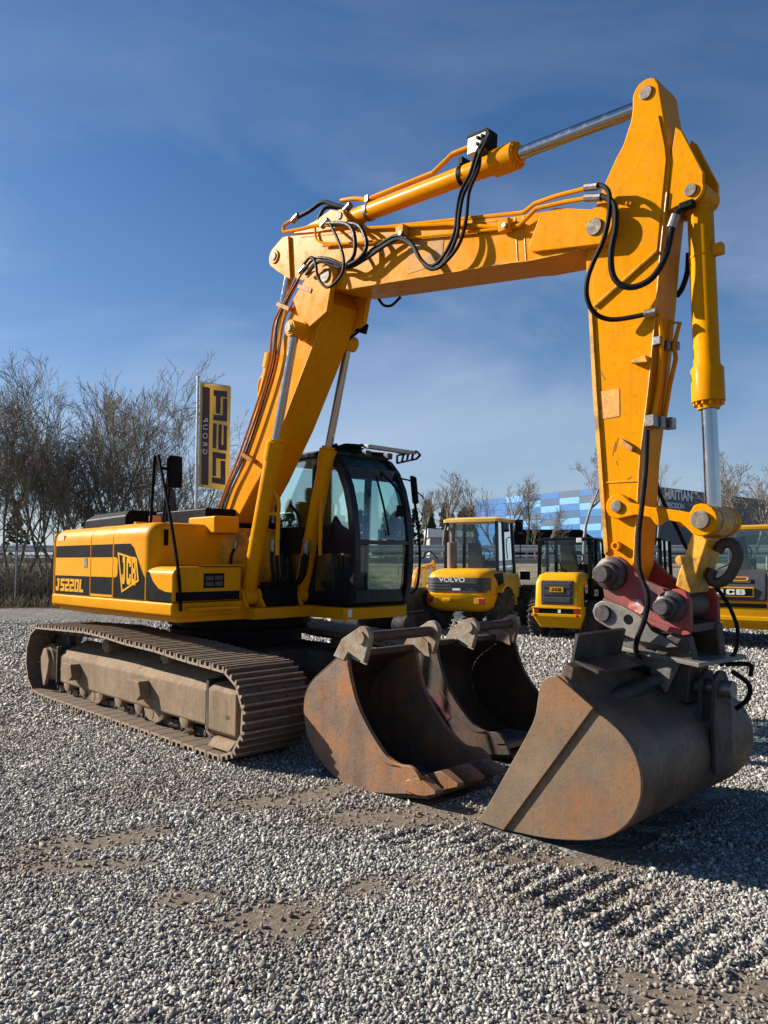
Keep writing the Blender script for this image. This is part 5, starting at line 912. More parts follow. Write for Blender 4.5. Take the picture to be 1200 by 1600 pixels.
for pts in ([(5.16, -0.62, 0.87), (5.05, -0.5, 0.98), (5.08, -0.35, 1.0), (5.2, -0.2, 0.98)], [(5.16, -0.45, 0.89), (5.02, -0.4, 0.96), (5.0, -0.2, 1.02)], [(5.60, 0.1, 0.98), (5.68, 0.16, 0.9), (5.66, 0.2, 0.8), (5.58, 0.2, 0.72)], [(5.5, 0.25, 1.0), (5.62, 0.35, 1.0), (5.6, 0.42, 0.92)]):
    b = B(); b.tube([(x - GX, y, z) for x, y, z in pts], 0.016, 8); b.build('tilt_hose', RUB, gb)

# ================================================================== PARKED MACHINES (local frame: rear at x = 0, forward +x, left +y)
def rrect(x0, x1, y0, y1, r, z, n=4):
    o = []
    for cx_, cy_, a0_ in ((x1 - r, y1 - r, 0), (x0 + r, y1 - r, 90), (x0 + r, y0 + r, 180), (x1 - r, y0 + r, 270)):
        o += [(cx_ + r * math.cos(math.radians(a0_ + 90 * k / n)), cy_ + r * math.sin(math.radians(a0_ + 90 * k / n)), z) for k in range(n + 1)]
    return o
WM = {}
def wheel(parent, x, y, r, wd, rimmat):
    k = (round(r, 3), wd)
    if k not in WM:
        b = B(); h = wd / 2; b.lathe((0, -h, 0), (0, 1, 0), [(0.02, r * 0.52), (0.0, r * 0.6), (0.02, r * 0.86), (0.05, r * 0.94), (wd - 0.05, r * 0.94), (wd - 0.02, r * 0.86), (wd, r * 0.6), (wd - 0.02, r * 0.52)], 32)
        for i in range(40):
            a = 2 * PI * i / 40; s = 1 if i % 2 else -1; rd = Vector((math.cos(a), 0, math.sin(a))); tg = Vector((-math.sin(a), 0, math.cos(a))); c = rd * r * 0.955 + Vector((0, s * h * 0.48, 0)); ax = (Vector((0, s, 0)) * 0.9 + tg * 0.42).normalized()
            b.obox(c, ax * h * 0.52, tg.cross(rd).cross(ax).normalized() * 0.0 + rd.cross(ax).normalized() * r * 0.045, rd * r * 0.05)
        WM[k] = b.mesh('tyre', TYR)
        b = B(); b.lathe((0, -h * 0.8, 0), (0, 1, 0), [(0, r * 0.53), (0.03, r * 0.50), (0.08, r * 0.42), (0.10, r * 0.18), (0.08, r * 0.17), (0.075, 0.02), (h * 1.6 - 0.08, 0.02), (h * 1.6 - 0.08, r * 0.42), (h * 1.6, r * 0.53)], 28); WM[(k, 'rim')] = b
    t = bpy.data.objects.new('wheel', WM[k]); col.objects.link(t); t.parent = parent; t.location = (x, y, r)
    b = WM[(k, 'rim')]; rk = (k, rimmat.name)
    if rk not in WM: WM[rk] = b.mesh('rim', rimmat)
    o = bpy.data.objects.new('rim', WM[rk]); col.objects.link(o); o.parent = t
    return t
def cab(parent, x0, x1, y0, y1, z0, z1, lean, postm, roofm, roofh=0.08, over=0.06, mid=None, glassm=GLC):
    P = {}
    for nx, xb, xt in (('r', x0, x0 + lean), ('f', x1, x1 - lean)):
        for ny, yy, s in (('R', y0, 1), ('L', y1, -1)): P[nx + ny] = ((xb, yy, z0), (xt, yy + s * lean * 0.6, z1))
    for k in P: B().bar(P[k][0], P[k][1], 0.075, 0.075, up=(1, 0, 0)).build('cab_post', postm, parent, bevel=0.012)
    if mid:
        for s, yy in ((1, y0), (-1, y1)): B().bar((mid, yy, z0), (mid, yy + s * lean * 0.6, z1), 0.06, 0.06, up=(1, 0, 0)).build('door_post', postm, parent, bevel=0.01)
    b = B(); b.loft([rrect(x0 - over + lean, x1 + over - lean, y0 - over + lean * .6, y1 + over - lean * .6, 0.09, z1), rrect(x0 - over + lean, x1 + over - lean, y0 - over + lean * .6, y1 + over - lean * .6, 0.09, z1 + roofh * 0.6), rrect(x0 + 0.05 + lean, x1 - 0.05 - lean, y0 + 0.05, y1 - 0.05, 0.12, z1 + roofh)]); b.build('cab_roof', roofm, parent, smooth=30)
    for a, c in (('rR', 'rL'), ('rR', 'fR'), ('rL', 'fL'), ('fR', 'fL')):
        v = [P[a][0], P[c][0], P[c][1], P[a][1]]; B().add(v, [(0, 1, 2, 3)]).build('cab_window', glassm, parent)
    b = B(); cx_ = (x0 + x1) / 2 - 0.05; cy_ = (y0 + y1) / 2; b.box(cx_ - 0.22, cx_ + 0.25, cy_ - 0.23, cy_ + 0.23, z0 - 0.05, z0 + 0.18); b.loft([[(cx_ - 0.24 - 0.06 * k, cy_ - 0.22 + .03 * k, z0 + 0.1 + 0.35 * k), (cx_ - 0.13 - 0.06 * k, cy_ - 0.22 + .03 * k, z0 + 0.1 + 0.35 * k), (cx_ - 0.13 - 0.06 * k, cy_ + 0.22 - .03 * k, z0 + 0.1 + 0.35 * k), (cx_ - 0.24 - 0.06 * k, cy_ + 0.22 - .03 * k, z0 + 0.1 + 0.35 * k)] for k in (0, 1, 1.9)]); b.build('operator_seat', GREYP, parent, bevel=0.03)
    b = B(); c = Vector((x1 - 0.38, cy_, z0 + 0.45)); n = 20; b.tube([c + Vector((0.06 * math.sin(a), 0.19 * math.cos(a), 0.17 * math.sin(a))) for a in np.linspace(0, 2 * PI, n)], 0.016, 6); b.cyl(c, (x1 - 0.15, cy_, z0 - 0.05), 0.03, n=8); b.box(x1 - 0.2, x1 - 0.1, cy_ - 0.25, cy_ + 0.25, z0 - 0.05, z0 + 0.32); b.build('steering_wheel', BLK, parent)
def round_sign(parent, x, y, z, r, s, normal_rear=True, right=(0, -1, 0)):
    # white disc with black rim and digits, facing the rear (-x) or the right (-y)
    nrm = Vector((-1, 0, 0)) if normal_rear else Vector((0, -1, 0)); p = Vector((x, y, z))
    b = B(); b.cyl(p, p + nrm * 0.006, r, n=24); d = b.build('speed_sign', WHT, parent)
    text('sign_digits', s, r * 1.1, p + nrm * 0.008, (0, -1, 0) if normal_rear else (1, 0, 0), (0, 0, 1), BLK, d, bold=0.03, ext=0.0015)
def volvo(loc, a):
    v = thing('wheel_loader', loc, PI / 2 - a, 'yellow wheel loader with black rear grille and tall exhaust, beside the excavator cab', 'loader')
    hw = 0.90; PL = lambda z, i, r=0.3: [(x + 0.10 * (abs(y) / hw) ** 2 * (1 if x < 0.6 else 0), y, z_) for x, y, z_ in rrect(i, 1.5, -hw + i, hw - i, r, z, 6)]
    b = B(); b.loft([PL(0.50, 0.22), PL(0.56, 0.10), PL(0.64, 0.03), PL(0.9, 0.0), PL(0.905, 0.03), PL(0.93, 0.03), PL(1.0, 0.025)]); b.build('rear_body', YELC, v, smooth=40)
    b = B(); b.loft([PL(1.0, 0.04), PL(1.3, 0.05), PL(1.40, 0.10), PL(1.47, 0.20), PL(1.51, 0.34)]); b.build('engine_hood', YELC, v, smooth=60)
    pl = [p for p in rrect(0.03, 1.5, -hw + 0.03, hw - 0.03, 0.3, 0, 6)]; st = sorted([(y, x + 0.10 * (abs(y) / hw) ** 2) for x, y, _ in pl if x < 0.32 and abs(y) < 0.87]); 
    yy = np.linspace(-0.82, 0.86, 24); xs = np.interp(yy, [p[0] for p in st], [p[1] for p in st])
    b = B(); b.prism([(x - 0.012, y) for x, y in zip(xs, yy)] + [(x + 0.03, y) for x, y in zip(xs, yy)][::-1], 0.95, 1.30, 'z'); gr = b.build('rear_grille', GREYP, v, bevel=0.02)
    for k in range(3): b = B(); zz = 1.02 + 0.07 * k; b.prism([(x - 0.022, y) for x, y in zip(xs, yy)] + [(x - 0.008, y) for x, y in zip(xs, yy)][::-1], zz, zz + 0.035, 'z'); b.build('grille_slat', GREYP, gr, bevel=0.008)
    text('brand_lettering', 'VOLVO', 0.15, (-0.005, 0.06, 1.245), (0, -1, 0), (0, 0, 1), WHT, gr, bold=0.02, sxx=1.35, ext=0.006)
    b = B(); b.box(0.0, 0.02, -0.15, 0.05, 1.0, 1.05); b.build('model_badge', WHT, gr)
    for sy in (1, -1):
        x = 0.055 if sy > 0 else 0.045
        b = B(); b.box(x - 0.02, x + 0.2, sy * 0.62 - 0.13, sy * 0.62 + 0.13, 0.69, 0.83); tl_ = b.build('lamp_recess', YELW, v, bevel=0.01)
        b = B(); b.box(x - 0.03, x, sy * 0.67 - 0.09, sy * 0.67 + 0.07, 0.70, 0.82); b.build('tail_lamp', LAMPR, v, bevel=0.01)
    b = B(); b.obox((-0.02, 0.18, 0.78), (0.04, 0, 0), (0, 0.11, 0), (0, 0, 0.04)); b.build('tow_hitch', YELC, v, bevel=0.02)
    b = B()
    for k in range(5):
        pts = [(0.42 + 0.10 * k, 1.36 - 0.005 * k), (0.50 + 0.10 * k, 1.40), (0.62 + 0.085 * k, 1.22), (0.66 + 0.07 * k, 1.06), (0.63 + 0.07 * k, 1.06), (0.57 + 0.085 * k, 1.20)]; b = B(); b.prism(pts, -0.868, -0.83, 'y'); b.build('side_louvre', BLK, v)
    b = B(); b.lathe((0.62, 0.34, 1.46), (0, 0, 1), [(0, 0.12), (0.68, 0.12), (0.70, 0.06)], 20); b.tube([(0.62, 0.34, 2.1), (0.62, 0.34, 2.38), (0.60, 0.36, 2.46), (0.54, 0.42, 2.49)], 0.045, 10); b.build('exhaust_stack', mat('exhaust_brown', (0.16, 0.12, 0.10), 0.6, 0.3, dirt=(0.3, 0.2, 0.15), damt=0.5), v)
    cab(v, 0.98, 2.15, -0.70, 0.70, 1.38, 2.66, 0.07, CABB, mat('cream_yellow', (0.72, 0.43, 0.10), 0.45), 0.12, 0.10, mid=1.45)
    b = B(); b.box(0.95, 2.4, -0.74, 0.74, 0.75, 1.38); b.build('cab_base', YELC, v, bevel=0.05)
    b = B(); b.box(2.4, 3.3, -0.45, 0.45, 0.6, 1.25); b.build('front_frame', YELC, v, bevel=0.05)
    for sy in (1, -1): b = B(); b.bar((2.5, sy * 0.38, 1.45), (4.0, sy * 0.38, 0.55), 0.12, 0.28); b.build('lift_arm', YELC, v, bevel=0.03)
    b = B(); b.prism([(3.8, 0.15), (4.7, 0.12), (4.7, 0.16), (4.0, 0.25), (3.85, 0.8), (3.75, 0.8)], -1.0, 1.0, 'y'); b.build('loader_bucket', DKM, v)
    for x in (0.85, 3.0):
        for sy in (1, -1): wheel(v, x, sy * 0.80, 0.53, 0.40, ZIN)
    for sy in (1, -1):
        b = B(); pts = [(0.85 + 0.62 * math.cos(t), 0.53 + 0.62 * math.sin(t)) for t in np.linspace(0.15, 2.3, 12)] + [(0.85 + 0.56 * math.cos(t), 0.53 + 0.56 * math.sin(t)) for t in np.linspace(2.3, 0.15, 12)]; b.prism(pts, sy * 0.66, sy * 1.02, 'y'); b.build('fender', YELC, v)
    round_sign(v, 1.02, 0.52, 1.62, 0.10, '20')
    b = B(); b.tube([(2.1, -0.66, 2.3), (2.15, -0.85, 2.25), (2.15, -0.86, 1.75)], 0.015, 6); b.box(2.1, 2.14, -0.95, -0.75, 2.45, 2.75); b.build('wing_mirror', BLK, v, bevel=0.01)
    b = B(); b.box(2.6, 2.66, -0.95, -0.68, 1.2, 1.42); b.build('front_lamp', BLK, v, bevel=0.02); b = B(); b.box(0.30, 0.34, 0.92, 1.0, 0.85, 1.5); b.build('handrail_plate', YELC, v)
    return v
volvo((1.66, 17.9, 0), math.radians(30))
def jcb_mini(loc, a, label):
    v = thing('compact_loader', loc, PI / 2 - a, label, 'loader', 'compact yellow and black loaders parked in a row')
    hw = 0.55
    b = B(); b.loft([rrect(0.22, 1.0, -hw + 0.1, hw - 0.1, 0.08, 0.24), rrect(0.06, 1.0, -hw + 0.03, hw - 0.03, 0.08, 0.42), rrect(0.0, 1.0, -hw, hw, 0.08, 0.52), rrect(0.0, 1.0, -hw, hw, 0.08, 0.70)]); b.build('counterweight', YELC, v, smooth=30)
    b = B(); b.loft([rrect(0.04, 1.0, -hw + 0.04, hw - 0.04, 0.1, 0.70), rrect(0.08, 1.0, -hw + 0.05, hw - 0.05, 0.1, 1.22), rrect(0.18, 1.0, -hw + 0.09, hw - 0.09, 0.12, 1.38), rrect(0.34, 1.0, -hw + 0.18, hw - 0.18, 0.12, 1.44)]); b.build('engine_hood', YELC, v, smooth=50)
    b = B(); b.prism([(0.03, 0.74), (0.045, 1.27), (0.15, 1.27), (0.15, 0.74)], -0.36, 0.36, 'y'); g = b.build('rear_grille', GREYP, v, bevel=0.03)
    for k in range(3): B().box(0.018 + 0.004 * k, 0.05, -0.30, 0.30, 0.80 + 0.15 * k, 0.91 + 0.15 * k).build('grille_slat', GREYP, g, bevel=0.01)
    B().box(0.008, 0.03, -0.15, 0.15, 1.02, 1.13).build('brand_plate', YELC, g); block('brand_letter', 'JCB', (0.0078, 0, 1.075), (0, -1, 0), (0, 0, 1), 0.22, 0.07, BLK, g, ext=0.002)
    b = B(); b.box(-0.012, 0.05, -0.50, 0.50, 0.56, 0.66); b.build('lamp_band', BLK, v, bevel=0.01)
    b = B(); b.box(-0.03, 0.02, -0.55, 0.55, 0.665, 0.70); b.build('bumper_rail', YELC, v, bevel=0.01); b = B(); b.box(-0.03, 0.03, -0.55, 0.55, 0.49, 0.555); b.build('bumper_rail', YELC, v, bevel=0.01)
    for sy in (1, -1):
        B().box(-0.022, 0.0, sy * 0.44 - 0.06, sy * 0.44 + 0.06, 0.57, 0.655).build('tail_lamp', LAMPR, v, bevel=0.01)
        B().cyl((-0.036, sy * 0.46, 0.523), (-0.0, sy * 0.46, 0.523), 0.03, n=14).build('reflector', LAMPR, v)
    B().box(-0.02, 0.0, -0.1, -0.04, 0.575, 0.65).build('plate_lamp', WHT, v)
    b = B(); b.tube([(0.40, -0.12, 1.42), (0.40, -0.10, 1.49), (0.40, 0.10, 1.49), (0.40, 0.12, 1.42)], 0.016, 6); b.build('hood_handle', BLK, v)
    B().box(0.34, 1.0, -hw + 0.035, -hw + 0.05, 0.70, 1.12).build('side_decal', BLK, v)
    b = B(); b.box(0.70, 2.05, -0.60, 0.60, 0.35, 1.3); b.build('cab_base', BLK, v, bevel=0.04)
    round_sign(v, 0.52, -hw + 0.034, 1.08, 0.10, '20', False); text('model_lettering', '240S', 0.09, (0.50, -hw + 0.032, 0.80), (1, 0, 0), (0, 0, 1), WHT, v, bold=0.02, ext=0.002)
    block('brand_letter', 'JCB', (1.02, -0.6005, 0.98), (1, 0, 0), (0, 0, 1), 0.36, 0.15, WHT, v)
    cab(v, 0.62, 1.90, -0.58, 0.58, 1.30, 2.16, 0.03, BLK, BLK, 0.06, 0.05, mid=1.2)
    b = B(); b.cyl((0.60, 0.50, 2.1), (0.52, 0.50, 2.1), 0.06); b.build('work_lamp', BLK, v); b = B(); b.box(0.55, 0.62, -0.42, -0.30, 2.1, 2.2); b.build('work_lamp', WHT, v, bevel=0.01)
    b = B(); b.tube([(0.66, 0.3, 2.05), (0.60, 0.05, 1.55), (0.60, -0.05, 1.4)], 0.012, 6); b.build('rear_wiper', BLK, v)
    for sy in (1, -1): b = B(); b.bar((1.5, sy * 0.40, 1.2), (3.0, sy * 0.40, 0.45), 0.09, 0.2); b.build('lift_arm', YELC, v, bevel=0.02)
    for x in (0.65, 2.2):
        for sy in (1, -1): wheel(v, x, sy * 0.60, 0.42, 0.32, YELC)
    b = B(); b.tube([(1.85, 0.6, 1.9), (1.9, 0.80, 1.85)], 0.012, 6); b.box(1.85, 1.9, 0.74, 0.92, 1.55, 1.75); b.build('wing_mirror', BLK, v, bevel=0.01)
    return v
jcb_mini((3.72, 16.4, 0), math.radians(30), 'compact yellow loader with black cab and square rear grille, fully visible left of the stick')
jcb_mini((5.35, 16.6, 0), math.radians(30), 'compact loader with black cab half hidden behind the excavator stick and red coupler')
def jcb_big(loc, a):
    v = thing('wheel_loader', loc, PI / 2 - a, 'larger yellow loader with grey engine cover at the right edge, behind the lifting hook', 'loader')
    hw = 0.92
    b = B(); b.loft([rrect(0.2, 1.4, -hw + 0.06, hw - 0.06, 0.12, 0.38), rrect(0.02, 1.4, -hw, hw, 0.12, 0.50), rrect(0.0, 1.4, -hw, hw, 0.12, 0.86)]); b.build('rear_bumper', YELC, v, smooth=30)
    b = B(); b.loft([rrect(0.10, 1.5, -hw + 0.03, hw - 0.03, 0.16, 0.86), rrect(0.14, 1.5, -hw + 0.04, hw - 0.04, 0.16, 1.20), rrect(0.26, 1.5, -hw + 0.12, hw - 0.12, 0.16, 1.42), rrect(0.40, 1.5, -hw + 0.22, hw - 0.22, 0.16, 1.47)]); b.build('side_bodywork', YELC, v, smooth=50)
    b = B(); b.prism([(0.06, 0.92), (0.10, 1.25), (0.26, 1.46), (0.7, 1.52), (0.9, 1.4), (0.9, 0.92)], -0.62, 0.70, 'y'); g = b.build('engine_cover', GREYP, v, bevel=0.05, seg=3)
    b = B(); b.box(0.045, 0.085, -0.40, 0.42, 1.0, 1.19); pl_ = b.build('brand_plate', YELC, g, bevel=0.008); b = B(); b.box(0.04, 0.05, -0.37, 0.39, 1.025, 1.165); b.build('plate_field', BLK, g)
    block('brand_letter', 'JCB', (0.0398, 0.01, 1.095), (0, -1, 0), (0, 0, 1), 0.52, 0.105, WHT, g)
    b = B(); c = Vector((0.145, -0.15, 1.33))
    d = Vector((0.16, 0, 0.21)).normalized(); 
    for (y0, y1, t0, t1) in ((-0.3, 0.12, 0.02, 0.035), (-0.3, 0.12, 0.10, 0.115), (-0.30, -0.27, 0.02, 0.115), (0.09, 0.12, 0.02, 0.115)): b.obox(Vector((0.10, (y0 + y1) / 2, 1.27)) + d * ((t0 + t1) / 2) + Vector((-0.03, 0, 0.02)), d * (t1 - t0) / 2, Vector((0, (y1 - y0) / 2, 0)), Vector((-d.z, 0, d.x)) * 0.012)
    b.build('badge_outline', YELC, g)
    b = B(); b.box(-0.012, 0.06, -0.86, 0.86, 0.80, 0.88); b.build('lamp_band', BLK, v, bevel=0.01)
    for sy in (1, -1): B().box(-0.02, 0.02, sy * 0.72 - 0.10, sy * 0.72 + 0.10, 0.79, 0.89).build('tail_lamp', LAMPR, v, bevel=0.015)
    b = B(); b.box(-0.015, 0.05, -0.88, 0.25, 0.55, 0.63); b.build('bumper_step', YELC, v, bevel=0.012)
    B().cyl((-0.012, -0.70, 0.60), (0.01, -0.70, 0.60), 0.04, n=16).build('reflector', LAMPR, v)
    cab(v, 0.95, 2.2, -0.78, 0.78, 1.42, 2.34, 0.05, YELC, YELC, 0.09, 0.10, mid=1.5, glassm=GLS)
    b = B(); b.box(0.9, 2.4, -0.8, 0.8, 0.6, 1.42); b.build('cab_base', GREYP, v, bevel=0.05)
    b = B(); b.tube([(0.98, 0.5, 1.45), (0.95, -0.1, 1.75)], 0.014, 6); b.build('rear_wiper', BLK, v)
    for x in (0.75, 2.9):
        for sy in (1, -1): wheel(v, x, sy * 0.78, 0.52, 0.40, YELC)
    b = B(); b.box(0.118, 0.135, -0.84, -0.68, 0.98, 1.06); b.build('decal_sticker', mat('sticker', (0.6, 0.4, 0.2)), v)
    return v
jcb_big((6.72, 14.7, 0), math.radians(32))
# mini excavator behind the cab
v = thing('mini_excavator', (0.30, 18.6, 0), math.radians(60), 'small dark tracked mini excavator partly hidden behind the excavator cab', 'excavator')
for sy in (-1, 1):
    b = B(); b.prism([(-0.85 + 0.2 * math.cos(a), 0.22 + 0.2 * math.sin(a)) for a in np.linspace(PI / 2, 1.5 * PI, 9)] + [(0.85 + 0.2 * math.cos(a), 0.22 + 0.2 * math.sin(a)) for a in np.linspace(-PI / 2, PI / 2, 9)], sy * 0.45, sy * 0.78, 'y'); t_ = b.build('rubber_track', TYR, v, bevel=0.02)
    for i in range(22): x = -0.85 + 1.7 * i / 21; B().box(x - 0.02, x + 0.02, min(sy * 0.45, sy * 0.78), max(sy * 0.45, sy * 0.78), 0.42, 0.455).build('track_lug', TYR, t_)
b = B(); b.loft([rrect(-0.9, 0.8, -0.6, 0.6, 0.3, 0.5), rrect(-0.95, 0.8, -0.65, 0.65, 0.3, 0.7), rrect(-0.9, 0.7, -0.6, 0.6, 0.3, 1.05)]); b.build('upper_body', DKM, v, smooth=40)
b = B(); b.bar((0.7, 0, 0.7), (1.1, 0.0, 1.45), 0.12, 0.13); b.bar((1.1, 0, 1.45), (2.1, 0, 1.6), 0.11, 0.12); b.build('boom', YELW, v, bevel=0.02); b = B(); b.bar((2.05, 0, 1.7), (2.2, 0, 0.9), 0.08, 0.09); b.build('stick', YELW, v, bevel=0.02)
b = B(); b.tube([(1.2, -0.1, 1.75), (1.6, -0.12, 1.95), (2.1, -0.1, 1.75)], 0.02, 6); b.build('hose', RUB, v)
b = B(); b.prism([(1.1, 0.1), (1.16, 0.1), (1.2, 0.3), (1.14, 0.48), (1.08, 0.48), (1.12, 0.3)], -0.75, 0.75, 'y'); b.build('dozer_blade', DKM, v)
WOOD = mat('weathered_timber', (0.42, 0.33, 0.22), 0.85, 0, 0.2, 6, dirt=(0.2, 0.15, 0.1), damt=0.6, bump=0.2)
for (p, q), lb_ in ((((480, 984), (506, 984)), 'short pale timber beam lying on the gravel under the cab'), (((513, 984), (580, 981)), 'long pale timber beam lying on the gravel under the cab')):
    A_, B_ = GW(*p), GW(*q); b = B(); c = ((A_[0] + B_[0]) / 2, (A_[1] + B_[1]) / 2); b.bar((A_[0] - c[0], A_[1] - c[1], 0.15), (B_[0] - c[0], B_[1] - c[1], 0.15), 0.28, 0.28); o = b.build('timber_beam', WOOD, None, bevel=0.015); o.location = (c[0], c[1], 0.0); tag(o, lb_, 'timber')
# ================================================================== BACKGROUND
def seg_tubes(segs, n=3):
    # segs: array rows p(3) q(3) r0 r1
    S = np.array(segs); p, q = S[:, 0:3], S[:, 3:6]; d = q - p; d /= np.linalg.norm(d, axis=1)[:, None] + 1e-9
    h = np.where(np.abs(d[:, 2:3]) < 0.9, np.array([[0, 0, 1.]]), np.array([[1., 0, 0]])); u = np.cross(d, h); u /= np.linalg.norm(u, axis=1)[:, None]; v = np.cross(d, u)
    V = []
    for base, r in ((p, S[:, 6]), (q, S[:, 7])):
        for k in range(n): a = 2 * PI * k / n; V.append(base + (u * math.cos(a) + v * math.sin(a)) * r[:, None])
    V = np.stack(V, 1); m = len(S); idx = np.arange(m)[:, None] * (2 * n)
    F_ = np.stack([idx + np.array([[k, (k + 1) % n, (k + 1) % n + n, k + n]]) for k in range(n)], 1)
    return V.reshape(-1, 3), F_.reshape(-1, 4)
def mesh_from(name, V, F_, m, smooth=True):
    me = bpy.data.meshes.new(name); me.vertices.add(len(V)); me.vertices.foreach_set('co', np.asarray(V, np.float32).ravel()); k = F_.shape[1]; nf = len(F_)
    me.loops.add(nf * k); me.loops.foreach_set('vertex_index', F_.ravel().astype(np.int32)); me.polygons.add(nf); me.polygons.foreach_set('loop_start', np.arange(nf, dtype=np.int32) * k); me.polygons.foreach_set('loop_total', np.full(nf, k, np.int32))
    me.update(); me.validate()
    if smooth: me.polygons.foreach_set('use_smooth', [True] * nf)
    me.materials.append(m); return me
BARK = mat('bare_bark', (0.17, 0.135, 0.092), 0.9, 0, 0.25, 3, c2=(0.22, 0.195, 0.145), c2amt=0.6, c2scale=1.2)
BARKL = mat('pale_bark', (0.27, 0.24, 0.20), 0.9, 0, 0.2, 3)
def grow(rnd, out, p, d, ln, r, lvl, maxl, kids, spread, rmin, up=0.12, wig=0.085):
    n = 5 if lvl == 0 else (4 if lvl < 3 else 3); step = ln / n; pts = [p]; dirs = [d]; rs = [r]
    for i in range(n):
        d = Vector((d.x + rnd.gauss(0, wig), d.y + rnd.gauss(0, wig), d.z + rnd.gauss(0, wig * .6) + up * (0.6 if lvl else 0.1))).normalized()
        q = p + d * step; r1 = max(rmin, r * (1 - 0.72 * (i + 1) / n)); out.append((lvl, *p, *q, rs[-1], r1)); p = q; pts.append(p); dirs.append(d); rs.append(r1)
    if lvl >= maxl: return
    k = kids[lvl]
    for j in range(k):
        t = (0.34 if lvl == 0 else 0.2) + (0.66 if lvl == 0 else 0.8) * (j + rnd.random()) / k; i = min(n - 1, int(t * n)); f = t * n - i; bp = pts[i].lerp(pts[i + 1], f); bd = dirs[i + 1]
        ax = bd.orthogonal().normalized(); ax.rotate(Matrix.Rotation(rnd.uniform(0, 2 * PI), 3, bd)); nd = bd.copy(); nd.rotate(Matrix.Rotation(rnd.uniform(spread * .6, spread * 1.35), 3, ax))
        grow(rnd, out, bp, nd.normalized(), ln * (0.72 - 0.36 * t) * rnd.uniform(0.75, 1.2) if lvl else ln * (0.66 - 0.3 * t) * rnd.uniform(0.8, 1.15), max(rmin, rs[i] * 0.55), lvl + 1, maxl, kids, spread, rmin, up, wig)
def bare_tree(name, label, loc, h, seed, stems=1, kids=(7, 6, 5, 4), spread=0.62, r0=0.11, rmin=0.007, up=0.14, lean=0.25, group=None, bark=None, first=0.28):
    rnd = random.Random(seed); rt = thing(name, loc, 0, label, 'tree', group); out = []
    for s in range(stems):
        a = 2 * PI * s / max(stems, 1) + rnd.uniform(-.5, .5); ln = lean * (1 if stems > 1 else 0.15)
        d = Vector((math.cos(a) * ln, math.sin(a) * ln, 1)).normalized(); b0 = Vector((math.cos(a) * 0.15 * (stems > 1), math.sin(a) * 0.15 * (stems > 1), 0))
        if stems == 1:
            tp = b0 + d * h * first; out.append((0, *(b0 - Vector((0, 0, .1))), *tp, r0 * 1.25, r0)); grow(rnd, out, tp, d, h * (0.95 - first), r0, 0, len(kids), kids, spread, rmin, up)
        else: grow(rnd, out, b0, d, h * rnd.uniform(0.72, 1.0), r0, 0, len(kids), kids, spread, rmin, up)
    zs = sorted(o[6] for o in out); sc_ = h / (0.6 * zs[int(len(zs) * 0.985)] + 0.4 * zs[-1])
    for nm, sel, n in (('trunk', [o[1:] for o in out if o[0] <= 1], 5), ('crown', [o[1:] for o in out if o[0] > 1], 3)):
        A = np.array(sel, float); A[:, :6] *= sc_; V, F_ = seg_tubes(A, n); o = bpy.data.objects.new(nm, mesh_from(nm, V, F_, bark or BARK)); col.objects.link(o); o.parent = rt
    return rt
# left thicket of bare trees (behind the fence)
TL_ = [(-65, 600, 31, 4, 'bare tree cut off by the left edge of the picture'), (18, 612, 30, 5, 'broad bare tree nearest the left edge, behind the fence'), (78, 612, 32, 4, 'bushy bare tree left of the tallest one, behind the fence'), (150, 540, 31, 4, 'tallest bare tree of the thicket, above the excavator counterweight'), (205, 600, 33, 4, 'bare many-stemmed tree right of the tallest one, above the engine hood'), (272, 622, 36, 2, 'slim pale bare tree between the mirror rail and the flagpole'), (330, 765, 40, 4, 'low distant bare shrub right of the flagpole'), (118, 690, 29.6, 5, 'low bare shrub in front of the thicket beside the fence post'), (235, 700, 34, 4, 'low bare shrub behind the engine hood and mirror')]
for i, (px_, py_, dist, stems, lab) in enumerate(TL_):
    p = WY(px_, 876, dist); top = WY(px_, py_, dist)[2]
    bare_tree('bare_tree', lab, (p[0], dist, 0), top, 40 + i, stems, (8, 6, 4, 3) if dist < 35 else (7, 5, 4, 3), 0.52, 0.07 if stems > 2 else 0.09, 0.0075, 0.06, 0.32, 'bare trees of the thicket on the left', BARKL if i == 5 else None)
# undergrowth of dry stems
def brush(name, x0, x1, y0, y1, h, n, seed, lab, m=None):
    r = np.random.default_rng(seed); x = r.uniform(x0, x1, n); y = r.uniform(y0, y1, n); l = h * r.uniform(0.35, 1.0, n); a = r.uniform(0, 2 * PI, n); t = r.uniform(0, 0.7, n)
    d = np.stack([np.cos(a) * t, np.sin(a) * t, np.ones(n)], 1) * l[:, None] * 0.5; p = np.stack([x, y, np.zeros(n)], 1); q = p + d; d2 = d + np.stack([r.normal(0, .35, n), r.normal(0, .35, n), r.normal(0, .2, n) - .1], 1) * l[:, None] * 0.6; e = q + d2
    S = np.concatenate([np.concatenate([p, q, np.full((n, 1), .010), np.full((n, 1), .008)], 1), np.concatenate([q, e, np.full((n, 1), .008), np.full((n, 1), .005)], 1)]); V, F_ = seg_tubes(S, 3)
    o = bpy.data.objects.new(name, mesh_from(name, V, F_, m or BARK)); col.objects.link(o); o['kind'] = 'stuff'; tag(o, lab, 'undergrowth')
DRY = mat('dry_grass', (0.24, 0.19, 0.11), 0.95, 0, 0.25, 4)
brush('undergrowth', -26, -6.5, 28.6, 34, 2.0, 10000, 1, 'tangle of dry brown stems behind the left fence')
brush('dry_grass', -26, 28, 27.2, 29.2, 0.55, 9000, 2, 'dry pale grass along the foot of the fences', DRY)
